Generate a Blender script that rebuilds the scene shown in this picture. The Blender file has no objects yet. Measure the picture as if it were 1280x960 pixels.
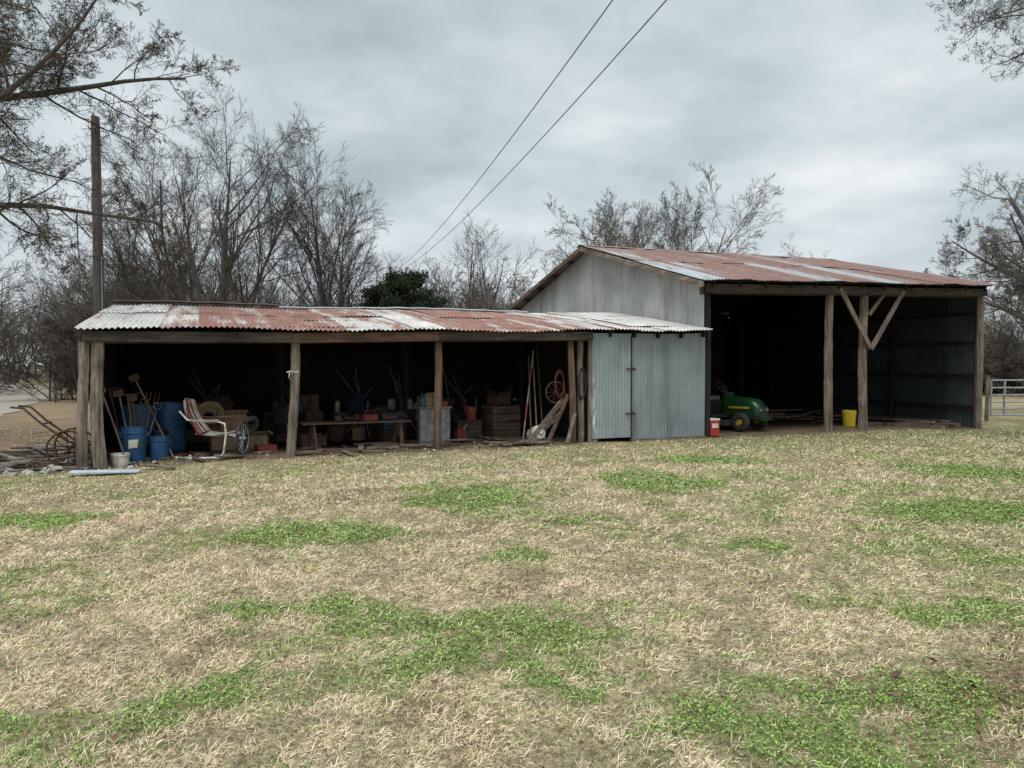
import bpy, math, random
import numpy as np
from mathutils import Vector, Matrix, Euler
random.seed(7)
R=random.Random(11)
scene=bpy.context.scene
ANG=math.atan2(.389,.921)
CX,CY=4.29,16.5
ca,sa=math.cos(ANG),math.sin(ANG)
def B(u,v,z=0.0): return Vector((CX+ca*u-sa*v, CY+sa*u+ca*v, z))
def UV(x,y):
    dx=x-CX; dy=y-CY
    return ca*dx+sa*dy, -sa*dx+ca*dy
# ---------- noise ----------
_T=np.random.RandomState(3).rand(256,256)
def vnoise(x,y,s=0):
    x=np.asarray(x,float)+s*17.3; y=np.asarray(y,float)+s*9.1
    xi=np.floor(x).astype(int); yi=np.floor(y).astype(int)
    fx=x-xi; fy=y-yi; fx=fx*fx*(3-2*fx); fy=fy*fy*(3-2*fy)
    a=_T[xi%256,yi%256]; b=_T[(xi+1)%256,yi%256]; c=_T[xi%256,(yi+1)%256]; d=_T[(xi+1)%256,(yi+1)%256]
    return (a*(1-fx)+b*fx)*(1-fy)+(c*(1-fx)+d*fx)*fy
def fbm(x,y,o=4,s=0):
    x,y=.8*x-.6*y,.6*x+.8*y
    t=0;a=.5;n=0
    for i in range(o):
        t=t+a*vnoise(x*2**i,y*2**i,s+i*3); n+=a; a*=.5
        x,y=.8*x-.6*y,.6*x+.8*y
    return t/n
def sst(x,a,b):
    t=np.clip((x-a)/(b-a),0,1); return t*t*(3-2*t)
def gz(x,y):
    x=np.asarray(x,float); y=np.asarray(y,float)
    u,v=UV(x,y)
    d=np.sqrt(x*x+y*y)
    fade=1-sst(d,18,30)
    return -.12*sst(u,4,10)-.06*sst(-u,10,13)+fade*.05*(fbm(x*.6,y*.6,3,5)-.5)
# ---------- materials ----------
def newmat(name):
    m=bpy.data.materials.new(name); m.use_nodes=True
    nt=m.node_tree; b=nt.nodes['Principled BSDF']
    return m,nt,b
def N(nt,t,**k):
    n=nt.nodes.new(t)
    for a,v in k.items(): setattr(n,a,v)
    return n
def mathn(nt,op,a,b=None,c=None):
    n=N(nt,'ShaderNodeMath',operation=op)
    for i,q in enumerate((a,b,c)):
        if q is None: continue
        if isinstance(q,(int,float)): n.inputs[i].default_value=q
        else: nt.links.new(q,n.inputs[i])
    return n.outputs[0]
def noise(nt,vec,scale,detail=5,rough=.6):
    n=N(nt,'ShaderNodeTexNoise'); n.inputs['Scale'].default_value=scale
    n.inputs['Detail'].default_value=detail; n.inputs['Roughness'].default_value=rough
    nt.links.new(vec,n.inputs['Vector']); return n.outputs['Fac']
def ramp(nt,fac,stops):
    r=N(nt,'ShaderNodeValToRGB'); e=r.color_ramp.elements
    while len(e)<len(stops): e.new(.5)
    for i,(p,c) in enumerate(stops):
        e[i].position=p; e[i].color=(c[0],c[1],c[2],1)
    nt.links.new(fac,r.inputs[0]); return r.outputs[0]
def coords(nt,sc=(1,1,1),kind='Object'):
    t=N(nt,'ShaderNodeTexCoord'); m=N(nt,'ShaderNodeMapping'); m.inputs['Scale'].default_value=sc
    nt.links.new(t.outputs[kind],m.inputs['Vector']); return m.outputs[0]
def bump(nt,b,h,st=.3,dist=.01):
    n=N(nt,'ShaderNodeBump'); n.inputs['Strength'].default_value=st; n.inputs['Distance'].default_value=dist
    nt.links.new(h,n.inputs['Height']); nt.links.new(n.outputs[0],b.inputs['Normal'])
def simple(name,c1,c2=None,rough=.6,scale=6,sc=(1,1,1),metal=0,bst=.2,detail=4):
    m,nt,b=newmat(name)
    if c2 is None: c2=tuple(x*.62 for x in c1)
    v=coords(nt,sc); n=noise(nt,v,scale,detail,.65)
    nt.links.new(ramp(nt,n,[(.34,c2),(.62,c1)]),b.inputs['Base Color'])
    b.inputs['Roughness'].default_value=rough; b.inputs['Metallic'].default_value=metal
    if bst: bump(nt,b,n,bst,.01)
    return m
def flat2(name,c1,c2):
    m,nt,b=newmat(name); v=coords(nt,(1,1,1)); n=noise(nt,v,.5,1,.5)
    nt.links.new(ramp(nt,n,[(.35,c2),(.65,c1)]),b.inputs['Base Color']); b.inputs['Roughness'].default_value=.95
    b.inputs['Specular IOR Level'].default_value=.1
    return m
def woodmat(name,c1,c2,c3,axis):
    m,nt,b=newmat(name)
    s=[9,9,9]; s[axis]=.8
    v=coords(nt,tuple(s)); n=noise(nt,v,2.2,6,.7)
    v2=coords(nt,(1,1,1)); n2=noise(nt,v2,2.0,3,.6)
    f=mathn(nt,'ADD',mathn(nt,'MULTIPLY',n,.7),mathn(nt,'MULTIPLY',n2,.3))
    nt.links.new(ramp(nt,f,[(.34,c3),(.5,c2),(.64,c1)]),b.inputs['Base Color'])
    b.inputs['Roughness'].default_value=.9
    bump(nt,b,n,.8,.015); return m
WG=((.32,.265,.215),(.155,.122,.095),(.038,.029,.023))
WB=((.20,.125,.082),(.105,.062,.042),(.030,.020,.015))
WDk=((.018,.015,.012),(.010,.008,.007),(.004,.003,.003))  # near-black wood: the gloom inside the sheds is put into the colour
wood_z=woodmat('weathered_post',*WG,2); wood_x=woodmat('weathered_board_x',*WG,0); wood_y=woodmat('weathered_board_y',*WG,1)
woodb_x=woodmat('brown_board_x',*WB,0); woodb_z=woodmat('brown_post',*WB,2); woodb_y=woodmat('brown_board_y',*WB,1)
wdk_x=woodmat('dark_beam_x',(.12,.094,.075),(.057,.043,.034),(.014,.011,.009),0)
wd_x=woodmat('shaded_board_x',*WDk,0); wd_y=woodmat('shaded_board_y',*WDk,1); wd_z=woodmat('shaded_board_z',*WDk,2)
def corrmat(name,sc,g1,g2,rs=1.0,metal=.25,rcols=None,rough=.55,stain=0,gw=(.5,.2,.3)):
    m,nt,b=newmat(name)
    ar=N(nt,'ShaderNodeAttribute',attribute_name='rust').outputs['Fac']
    at=N(nt,'ShaderNodeAttribute',attribute_name='tone').outputs['Fac']
    v=coords(nt,sc); n1=noise(nt,v,1.1,6,.65); n2=noise(nt,v,6,5,.7)
    v3=coords(nt,(1,1,1)); n3=noise(nt,v3,22,4,.7); n4=noise(nt,v3,.9,2,.5)
    f=mathn(nt,'ADD',ar,mathn(nt,'MULTIPLY',mathn(nt,'SUBTRACT',n1,.5),2.2*rs))
    f=mathn(nt,'ADD',f,mathn(nt,'MULTIPLY',mathn(nt,'SUBTRACT',n2,.5),1.3*rs))
    f=mathn(nt,'ADD',f,mathn(nt,'MULTIPLY',mathn(nt,'SUBTRACT',n3,.5),.8*rs))
    mr=N(nt,'ShaderNodeMapRange',interpolation_type='SMOOTHSTEP'); mr.inputs[1].default_value=.30; mr.inputs[2].default_value=.78
    nt.links.new(f,mr.inputs[0])
    rc=rcols or [(.3,(.06,.026,.019)),(.5,(.20,.072,.042)),(.68,(.40,.20,.13))]
    rcol=ramp(nt,mathn(nt,'ADD',mathn(nt,'MULTIPLY',n2,.6),mathn(nt,'MULTIPLY',n3,.4)),rc)
    g=ramp(nt,mathn(nt,'ADD',mathn(nt,'MULTIPLY',n2,gw[0]),mathn(nt,'ADD',mathn(nt,'MULTIPLY',n3,gw[1]),mathn(nt,'MULTIPLY',n4,gw[2]))),[(.38,g2),(.60,g1)])
    if stain:
        st=noise(nt,coords(nt,(sc[0]*.8,sc[1]*.8,sc[2]*.5)),1.6,5,.6)
        sm_=N(nt,'ShaderNodeMix',data_type='RGBA',blend_type='MULTIPLY'); nt.links.new(ramp(nt,st,[(.48,(0,0,0)),(.66,(1,1,1))]),sm_.inputs[0])
        nt.links.new(g,sm_.inputs[6]); sm_.inputs[7].default_value=(1-stain,1-stain*1.12,1-stain*1.35,1); g=sm_.outputs[2]
    mul=N(nt,'ShaderNodeMix',data_type='RGBA',blend_type='MULTIPLY'); mul.inputs[0].default_value=1
    nt.links.new(g,mul.inputs[6]); nt.links.new(at,mul.inputs[7])
    mx=N(nt,'ShaderNodeMix',data_type='RGBA'); nt.links.new(mr.outputs[0],mx.inputs[0])
    nt.links.new(mul.outputs[2],mx.inputs[6]); nt.links.new(rcol,mx.inputs[7])
    nt.links.new(mx.outputs[2],b.inputs['Base Color'])
    b.inputs['Roughness'].default_value=rough
    nt.links.new(mathn(nt,'MULTIPLY',mathn(nt,'SUBTRACT',1.0,mr.outputs[0]),metal),b.inputs['Metallic'])
    bump(nt,b,n3,.25,.004)
    return m
roofmat=corrmat('rusty_corrugated_roof',(3.2,.55,1),(.58,.55,.51),(.30,.28,.265),1.1,.15)
roofmat2=corrmat('rusty_corrugated_barn_roof',(3.0,.7,1),(.36,.37,.385),(.17,.18,.19),.9,.15,rcols=[(.3,(.045,.022,.017)),(.5,(.15,.058,.037)),(.68,(.29,.15,.10))])
wallmat=corrmat('galvanised_wall',(2,2,.5),(.285,.335,.355),(.20,.24,.26),.62,.25,stain=.28,gw=(.15,.25,.6),rough=.5)
gablemat=corrmat('galvanised_gable',(2,2,.5),(.47,.485,.48),(.32,.335,.34),.62,.2,stain=.30,gw=(.15,.25,.6),rough=.5)
intmat=corrmat('shaded_interior_metal',(3,3,.45),(.050,.064,.068),(.018,.025,.028),.6,.1,rcols=[(.3,(.012,.008,.006)),(.5,(.035,.02,.014)),(.68,(.06,.035,.025))],rough=.75)  # metal and rust colours darkened to carry the barn's interior shade
paintblue=simple('blue_plastic',(.02,.085,.20),(.012,.05,.13),.45,8,bst=.05)
navy=simple('navy_plastic',(.010,.022,.05),None,.45,8,bst=.05)
teal=simple('teal_plastic',(.018,.07,.085),None,.5,8,bst=.05)
whitep=simple('chalky_white_paint',(.68,.66,.61),(.36,.33,.28),.55,9)
redp=simple('faded_red_paint',(.24,.04,.028),(.10,.018,.014),.6,9)
redplast=simple('red_plastic',(.40,.03,.02),(.26,.02,.015),.4,9,bst=.03)
yellow=simple('yellow_plastic',(.78,.56,.03),(.62,.44,.03),.4,5,bst=.03)
green=simple('green_machine_paint',(.008,.048,.014),(.005,.028,.009),.3,5,bst=.03)
yel2=simple('machine_yellow',(.36,.25,.02),None,.45,5,bst=.03)
black=simple('black_rubber',(.022,.022,.022),(.012,.012,.012),.8,30)
rubberg=simple('dusty_rubber',(.06,.057,.05),(.025,.024,.022),.85,15)
iron=simple('rusty_iron',(.085,.042,.028),(.03,.017,.013),.85,14,bst=.4)
steel=simple('galvanised_tube',(.38,.41,.43),(.22,.24,.26),.45,9,metal=.4)
cardb=simple('cardboard',(.28,.19,.11),(.18,.12,.07),.85,5,bst=.1)
tan=simple('tan_canvas',(.26,.19,.115),(.12,.085,.05),.9,12)
greyp=simple('grey_plastic',(.22,.22,.21),(.10,.105,.11),.5,6,bst=.05)
stone=simple('concrete_rubble',(.40,.38,.35),(.2,.18,.16),.9,12,bst=.5)
bark=simple('bark',(.115,.098,.085),(.05,.042,.037),.95,14,sc=(1,1,.25),bst=.8)
barkl=simple('grey_bark',(.17,.15,.135),(.085,.073,.065),.95,12,sc=(1,1,.3),bst=.6)
dtwig=flat2('dark_twigs',(.095,.08,.068),(.05,.042,.036))
twigm=flat2('twig_bark',(.18,.155,.135),(.10,.085,.075))
brushm=flat2('brush_twigs',(.135,.11,.09),(.06,.05,.042))
leafm=flat2('dry_leaf_buds',(.20,.165,.10),(.10,.09,.05))
cedm=flat2('cedar_foliage',(.036,.048,.025),(.014,.022,.012))
polem=woodmat('utility_pole_wood',(.13,.11,.09),(.075,.062,.052),(.03,.025,.021),2)
wirem=simple('cable_aluminium',(.16,.16,.165),None,.6,5,bst=0)
# ---------- mesh builder ----------
def npmesh(name,verts,faces,mats,matidx=None,smooth=False,fattr=None,col=None):
    me=bpy.data.meshes.new(name)
    verts=np.asarray(verts,np.float32); me.vertices.add(len(verts)); me.vertices.foreach_set('co',verts.ravel())
    ls=[];st=[];off=0
    for fa in faces:
        fa=np.asarray(fa,np.int32); ls.append(fa.ravel()); k=fa.shape[1]
        st.append(np.arange(len(fa),dtype=np.int32)*k+off); off+=fa.size
    ls=np.concatenate(ls); st=np.concatenate(st)
    me.loops.add(len(ls)); me.loops.foreach_set('vertex_index',ls)
    me.polygons.add(len(st)); me.polygons.foreach_set('loop_start',st)
    if matidx is not None: me.polygons.foreach_set('material_index',np.asarray(matidx,np.int32))
    me.polygons.foreach_set('use_smooth',np.full(len(st),smooth))
    for m in mats: me.materials.append(m)
    if fattr:
        for k,a in fattr.items():
            at=me.attributes.new(k,'FLOAT','POINT'); at.data.foreach_set('value',np.asarray(a,np.float32))
    if col is not None:
        at=me.color_attributes.new('Col','FLOAT_COLOR','POINT')
        c=np.ones((len(verts),4),np.float32); c[:,:3]=col; at.data.foreach_set('color',c.ravel())
    me.update(calc_edges=True); me.validate()
    return me
def link(name,me,parent=None,loc=(0,0,0),rz=0,rot=None,scale=None):
    o=bpy.data.objects.new(name,me); scene.collection.objects.link(o)
    o.location=loc; o.rotation_euler=rot if rot else (0,0,rz)
    if scale: o.scale=scale
    if parent: o.parent=parent
    return o
class MB:
    def __init__(s): s.v=[];s.f=[];s.m=[];s.mats=[]
    def mi(s,m):
        if m not in s.mats: s.mats.append(m)
        return s.mats.index(m)
    def add(s,vs,fs,m):
        o=len(s.v); s.v+= [tuple(q) for q in vs]; k=s.mi(m)
        for f in fs: s.f.append([i+o for i in f]); s.m.append(k)
    def box(s,c,d,m,rot=(0,0,0),taper=1.0):
        e=Euler(rot).to_matrix(); c=Vector(c); vs=[]
        for z in (-.5,.5):
            t=1 if z<0 else taper
            for x,y in ((-.5,-.5),(.5,-.5),(.5,.5),(-.5,.5)):
                vs.append(c+e@Vector((x*d[0]*t,y*d[1]*t,z*d[2])))
        s.add(vs,[(3,2,1,0),(4,5,6,7),(0,1,5,4),(1,2,6,5),(2,3,7,6),(3,0,4,7)],m)
    def beam(s,p0,p1,w,h,m,up=(0,0,1)):
        p0=Vector(p0);p1=Vector(p1);d=(p1-p0).normalized(); a=d.cross(Vector(up))
        if a.length<.05: a=d.cross(Vector((0,1,0)))
        a.normalize(); b=a.cross(d); vs=[]
        for p in (p0,p1):
            for x,y in ((-1,-1),(1,-1),(1,1),(-1,1)): vs.append(p+a*x*w/2+b*y*h/2)
        s.add(vs,[(3,2,1,0),(4,5,6,7),(0,1,5,4),(1,2,6,5),(2,3,7,6),(3,0,4,7)],m)
    def tube(s,pts,r,m,n=8,cap=True,closed=False):
        pts=[Vector(p) for p in pts]; K=len(pts); rs=r if isinstance(r,(list,tuple)) else [r]*K
        vs=[]; prev=None
        for i,p in enumerate(pts):
            if closed: t=pts[(i+1)%K]-pts[(i-1)%K]
            else: t=pts[min(i+1,K-1)]-pts[max(i-1,0)]
            t.normalize()
            if prev is None:
                a=t.cross(Vector((0,0,1)))
                if a.length<.1: a=t.cross(Vector((1,0,0)))
            else: a=prev-t*prev.dot(t)
            a.normalize(); prev=a; b=t.cross(a)
            for k in range(n):
                th=2*math.pi*k/n; vs.append(p+(a*math.cos(th)+b*math.sin(th))*rs[i])
        fs=[]
        for i in range(K if closed else K-1):
            j=(i+1)%K
            for k in range(n): fs.append((i*n+k,i*n+(k+1)%n,j*n+(k+1)%n,j*n+k))
        if cap and not closed: fs.append(tuple(range(n))[::-1]); fs.append(tuple((K-1)*n+k for k in range(n)))
        s.add(vs,fs,m)
    def lathe(s,c,prof,m,n=24,rot=(0,0,0)):
        e=Euler(rot).to_matrix(); c=Vector(c); vs=[]
        for r,z in prof:
            for k in range(n):
                th=2*math.pi*k/n; vs.append(c+e@Vector((r*math.cos(th),r*math.sin(th),z)))
        fs=[]
        for i in range(len(prof)-1):
            for k in range(n): fs.append((i*n+k,i*n+(k+1)%n,(i+1)*n+(k+1)%n,(i+1)*n+k))
        s.add(vs,fs,m)
    def grid(s,fn,nu,nv,m):
        vs=[fn(i/nu,j/nv) for i in range(nu+1) for j in range(nv+1)]
        fs=[(i*(nv+1)+j,(i+1)*(nv+1)+j,(i+1)*(nv+1)+j+1,i*(nv+1)+j+1) for i in range(nu) for j in range(nv)]
        s.add(vs,fs,m)
    def post(s,p0,p1,r,m,n=12,K=16,seed=0,wob=.018,taper=.85):
        q=random.Random(seed); p0=Vector(p0);p1=Vector(p1); d=(p1-p0).normalized()
        a=d.cross(Vector((0,1,0.01))).normalized(); b=d.cross(a); vs=[]
        ph=[q.uniform(0,6.3) for _ in range(4)]
        for i in range(K+1):
            t=i/K; c=p0.lerp(p1,t)+a*wob*math.sin(t*4+ph[0])+b*wob*math.sin(t*5+ph[1])
            rr=r*(1+(taper-1)*t)*(1+q.uniform(-.06,.06))
            for k in range(n):
                th=2*math.pi*k/n; w=1+.1*math.sin(3*th+ph[2]+t*1.5)+.06*math.sin(7*th+ph[3])+q.uniform(-.04,.04)
                vs.append(c+(a*math.cos(th)+b*math.sin(th))*rr*w)
        fs=[(i*n+k,i*n+(k+1)%n,(i+1)*n+(k+1)%n,(i+1)*n+k) for i in range(K) for k in range(n)]
        fs.append(tuple(range(n))[::-1]); fs.append(tuple(K*n+k for k in range(n)))
        s.add(vs,fs,m)
    def make(s,name,parent=None,loc=(0,0,0),rz=0,rot=None,bevel=0,sm=35):
        me=bpy.data.meshes.new(name); me.from_pydata(s.v,[],s.f)
        for m in s.mats: me.materials.append(m)
        me.polygons.foreach_set('material_index',s.m); me.update()
        me.shade_smooth(); me.set_sharp_from_angle(angle=math.radians(sm))
        o=link(name,me,parent,loc,rz,rot)
        if bevel:
            b=o.modifiers.new('bevel','BEVEL'); b.width=bevel; b.segments=2; b.limit_method='ANGLE'
        return o
def empty(name,loc=(0,0,0),rz=0):
    o=bpy.data.objects.new(name,None); scene.collection.objects.link(o); o.location=loc; o.rotation_euler=(0,0,rz); o.empty_display_size=.3
    return o
def put(mb,name,u,v,z=None,rz=0,bevel=0,dz=0):
    p=B(u,v)
    zz=float(gz(p.x,p.y)) if z is None else z
    return mb.make(name,None,(p.x,p.y,zz+dz),ANG+rz,bevel=bevel)
def corr(name,P,nrm,L,T,mat,parent,pitch=.07,amp=.011,rows=6,sheet=.66,rust=None,tone=None,seed=0,jit=.006,per=6,rowsplit=1):
    q=random.Random(seed); V=[];F=[];RU=[];TO=[]
    ns=max(1,round(L/sheet)); w=L/ns; nrm=Vector(nrm)
    for i in range(ns):
        for k in range(rowsplit):
            s0=i*w-(.03 if i else 0); s1=(i+1)*w; nc=max(2,int((s1-s0)/pitch*per))
            t0=k/rowsplit; t1=(k+1)/rowsplit
            if k>0: t0-=.02
            o=len(V); off=q.uniform(0,jit)+(i%2)*.004+k*.012
            sh0=q.uniform(-.03,.03); ru=rust(i/ns,k,q); to=tone(i/ns,k,q)
            tl=q.uniform(-.008,.008)
            for c in range(nc+1):
                s=s0+(s1-s0)*c/nc
                for r in range(rows+1):
                    t=t0+(t1-t0)*r/rows
                    tt=t+(sh0/ T if (k==0 and r==0) else 0)
                    p=P(s,tt)+nrm*(amp*math.sin(2*math.pi*s/pitch)+off+tl*math.sin(s*9+t*5))
                    V.append(p[:]); RU.append(ru); TO.append(to)
            for c in range(nc):
                for r in range(rows):
                    a=o+c*(rows+1)+r; F.append((a,a+rows+1,a+rows+2,a+1))
    me=npmesh(name,V,[np.array(F)],[mat],smooth=True,fattr={'rust':RU,'tone':TO})
    return link(name,me,parent)
# ================= GROUND =================
PATCH=[(-.48,8.96,.9,1.0),(-2.0,7.0,.8,.6),(2.0,10.2,.9,.8),(-1.68,4.85,.42,.3),(-1.08,4.77,.38,.32),(-.2,4.55,.8,.45),(-.5,3.94,.4,.28),(.24,4.4,.5,.35),
(-1.54,3.56,.33,.22),(-5.1,7.8,.5,.5),(0,6.3,.35,.3),(2.35,6.57,.3,.3),(5.1,8,1.1,.7),(6.9,11,1.0,.8),(1.78,3.74,.6,.28),(1.31,3.28,.5,.25),(2.76,5,.5,.3),(1.38,3.05,.5,.2),
(.2,3.7,.3,.2),(-2.2,3.3,.3,.2),(4.2,6.2,.4,.3),(.8,7.5,.3,.25),(3.4,12.5,.9,.5)]
def greenmask(x,y):
    wx=x+1.0*(fbm(x*2.2,y*2.2,3,1)-.5)+.4*(fbm(x*9,y*9,2,41)-.5); wy=y+1.0*(fbm(x*2.2,y*2.2,3,8)-.5)+.4*(fbm(x*9,y*9,2,47)-.5)
    g=np.zeros_like(x)
    for px,py,rx,ry in PATCH:
        d=((wx-px)/rx)**2+((wy-py)/ry)**2
        g=np.maximum(g,1-sst(d,.15,1.8))
    h=fbm(x*8,y*8,3,2)
    ex=.5*sst(fbm(x*1.1,y*1.1,4,31),.57,.70)
    return np.maximum(g,ex)*sst(h+.25*g,.34,.60)
def region(x,y):
    u,v=UV(x,y)
    wob=.25*(fbm(x*1.5,y*1.5,3,4)-.5)*2
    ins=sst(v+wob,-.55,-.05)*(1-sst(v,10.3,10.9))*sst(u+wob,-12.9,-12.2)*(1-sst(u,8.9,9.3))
    left=(1-sst(x+wob*2+(y-12)*.35,-8.4,-7.3))*sst(y,9.5,12)
    return u,v,ins,left
def lowgreen(x,y):
    u,v=UV(x,y)
    r=.19+.30*sst(x,.3,5)+.27*sst(v,-4,-1.0)*(v<.3)+.10*(1-sst(y,2.5,5))
    return (r+.45*(fbm(x*.8,y*.8,4,6)-.5)+.35*(fbm(x*3.5,y*3.5,3,66)-.5)).clip(0.03,1)
def tuft(x,y): return sst(.75*fbm(x*10,y*10,3,21)+.25*fbm(x*3,y*3,2,24),.34,.62)
def gcol(x,y):
    u,v,ins,left=region(x,y); g=greenmask(x,y)[:,None]; lg=lowgreen(x,y)[:,None]
    n=fbm(x*3,y*3,4,9)[:,None]; td=tuft(x,y)[:,None]
    straw=np.array([.40,.31,.20])*(.6+.4*td+.35*n); gr=np.array([.17,.20,.065])*(.65+.5*n)
    c=straw*(1-lg*.65)+gr*lg*.65; c=c*(1-g*.9)+gr*g*.9
    br=sst(fbm(x*1.3+4,y*1.3,3,13),.66,.78)[:,None]*.5; c=c*(1-br)+np.array([.16,.10,.06])*br
    dirt=np.array([.17,.125,.085])*(.6+.8*n)
    l=left[:,None]*.8; c=c*(1-l)+np.array([.24,.17,.11])*(.6+.8*n)*l
    i=ins[:,None]; c=c*(1-i)+dirt*i*(1-.8*sst(v,.2,2.0))[:,None]  # dirt darkens going in under the roof: interior shade painted into the ground
    far=sst(np.sqrt(x*x+y*y),30,60)[:,None]; c=c*(1-far)+np.array([.20,.155,.10])*(.7+.6*n)*far
    return c
def axis(fine0,fine1,step,lo,hi,g=1.18):
    a=list(np.arange(fine0,fine1,step)); s=step; q=fine1
    up=[]
    while q<hi: up.append(q); s*=g; q+=s
    up.append(hi); s=step; q=fine0; dn=[]
    while True:
        s*=g; q-=s
        if q<lo: break
        dn.append(q)
    dn.append(lo)
    return np.array(dn[::-1]+a+up)
gx=axis(-11,13,.1,-600,600); gy=axis(1.5,18,.1,-300,900)
X,Y=np.meshgrid(gx,gy,indexing='ij'); xs=X.ravel(); ys=Y.ravel()
nx,ny=len(gx),len(gy); ii,jj=np.meshgrid(np.arange(nx-1),np.arange(ny-1),indexing='ij'); a=(ii*ny+jj).ravel()
gm,nt,b=newmat('lawn_soil')
at=N(nt,'ShaderNodeAttribute',attribute_name='Col'); v=coords(nt,(1,1,1))
f=noise(nt,v,22,5,.8)
rr=ramp(nt,f,[(.36,(.35,.33,.3)),(.5,(.88,.88,.88)),(.66,(1.5,1.47,1.42))])
mx=N(nt,'ShaderNodeMix',data_type='RGBA',blend_type='MULTIPLY'); mx.inputs[0].default_value=1
nt.links.new(at.outputs['Color'],mx.inputs[6]); nt.links.new(rr,mx.inputs[7]); nt.links.new(mx.outputs[2],b.inputs['Base Color'])
b.inputs['Roughness'].default_value=1; b.inputs['Specular IOR Level'].default_value=.1; bump(nt,b,f,.9,.03)
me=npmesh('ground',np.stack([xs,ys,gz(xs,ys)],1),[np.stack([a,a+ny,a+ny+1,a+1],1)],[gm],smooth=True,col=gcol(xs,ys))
link('ground',me)
def blades(n,d0,d1,power,seed,margin=.78):
    rs=np.random.RandomState(seed)
    d=d0+(d1-d0)*rs.rand(n)**power
    x=(rs.rand(n)*2-1)*(margin*d+.6); y=d
    return x,y,rs
def grass():
    x,y,rs=blades(440000,2.4,19.5,1.45,5)
    u,v,ins,left=region(x,y)
    keep=(rs.rand(len(x))>ins*1.1)&(rs.rand(len(x))>left*.8)&(~((v>-.1)&(u>-12.4)&(u<9.2)))
    x=x[keep];y=y[keep];v=v[keep]; g=greenmask(x,y); lg=lowgreen(x,y); td=tuft(x,y)
    keep=rs.rand(len(x))<(.5+.5*td)*(1-.3*g)
    x=x[keep];y=y[keep];g=g[keep];lg=lg[keep];td=td[keep];v=v[keep];d=y; n=len(x)
    isg=rs.rand(n)<(.03+.55*g+.50*lg+.26*(1-td))
    sc=(d/4).clip(.75,9)**.72
    L=(.024+.038*rs.rand(n))*(.65+.6*td)*(1+.12*(sc-1)); L*=np.where(isg,.8,1)*(1-.35*sst(v,-3,-.5))
    w=.0021*sc*(.7+.6*rs.rand(n))*np.where(isg,1.1,1)
    az=rs.rand(n)*2*np.pi; tilt=np.radians(32+56*rs.rand(n)**.6); tilt=np.where(isg,tilt*.85,tilt)
    h=np.stack([np.cos(az),np.sin(az)],1)
    tw=rs.rand(n)*1.2-.6
    sd=np.stack([np.cos(az+np.pi/2+tw),np.sin(az+np.pi/2+tw)],1)
    base=np.stack([x,y,gz(x,y)-.004],1)
    V=np.zeros((n,5,3))
    for k,(s,wid) in enumerate(((0,1),(0,-1),(.55,.8),(.55,-.8),(1,0))):
        tl=tilt*(.75+.5*s)
        V[:,k,:2]=base[:,:2]+h*(L*s*np.sin(tl))[:,None]+sd*(w*wid)[:,None]
        V[:,k,2]=base[:,2]+L*s*np.cos(tl).clip(-.05,1)+.008*s+ (wid*w*.5 if k<4 else 0)
    a=np.arange(n)*5
    q=np.stack([a,a+1,a+3,a+2],1); t=np.stack([a+2,a+3,a+4],1)
    r1=rs.rand(n)[:,None]
    st=np.array([.78,.64,.47])*r1+np.array([.42,.305,.19])*(1-r1)
    gr=np.array([.28,.36,.10])*r1+np.array([.13,.18,.05])*(1-r1)
    c=np.where(isg[:,None],gr,st)*(.70+.46*td[:,None])
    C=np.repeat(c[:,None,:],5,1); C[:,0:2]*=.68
    return V.reshape(-1,3),[q,t],C.reshape(-1,3)
def colmat(name,rough=.8):
    m,nt,b=newmat(name); at=N(nt,'ShaderNodeAttribute',attribute_name='Col')
    nt.links.new(at.outputs['Color'],b.inputs['Base Color'])
    b.inputs['Roughness'].default_value=rough; b.inputs['Specular IOR Level'].default_value=.2
    return m
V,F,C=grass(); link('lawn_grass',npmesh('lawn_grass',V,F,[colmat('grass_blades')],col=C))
def clover():
    x,y,rs=blades(330000,2.4,13.5,1.5,15)
    g=greenmask(x,y); k=rs.rand(len(x))<g*.8; x=x[k];y=y[k];n=len(x)
    sc=(y/4).clip(.8,4)**.6
    r=.0066*sc*(.6+.8*rs.rand(n)); z=gz(x,y)+.004+.028*rs.rand(n)*(.5+fbm(x*6,y*6,2,3))
    az=rs.rand(n)*6.283; nt_=rs.randn(n,3)*.5; nt_[:,2]=1; nt_/=np.linalg.norm(nt_,axis=1)[:,None]
    a=np.stack([np.cos(az),np.sin(az),0*az],1); a-=nt_*(a*nt_).sum(1)[:,None]; a/=np.linalg.norm(a,axis=1)[:,None]; b_=np.cross(nt_,a)
    c0=np.stack([x,y,z],1); V=np.zeros((n,4,3))
    for i,(p,q) in enumerate(((1.4,0),(0,.7),(-1,0),(0,-.7))): V[:,i]=c0+a*(r*p)[:,None]+b_*(r*q)[:,None]
    i=np.arange(n)*4; r1=rs.rand(n)[:,None]
    c=np.array([.28,.40,.095])*r1+np.array([.13,.21,.05])*(1-r1)
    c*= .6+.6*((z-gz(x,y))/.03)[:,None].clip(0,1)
    return V.reshape(-1,3),[np.stack([i,i+1,i+2,i+3],1)],np.repeat(c,4,0)
V,F,C=clover(); link('clover',npmesh('clover',V,F,[colmat('clover_leaves',.6)],col=C))
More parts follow.
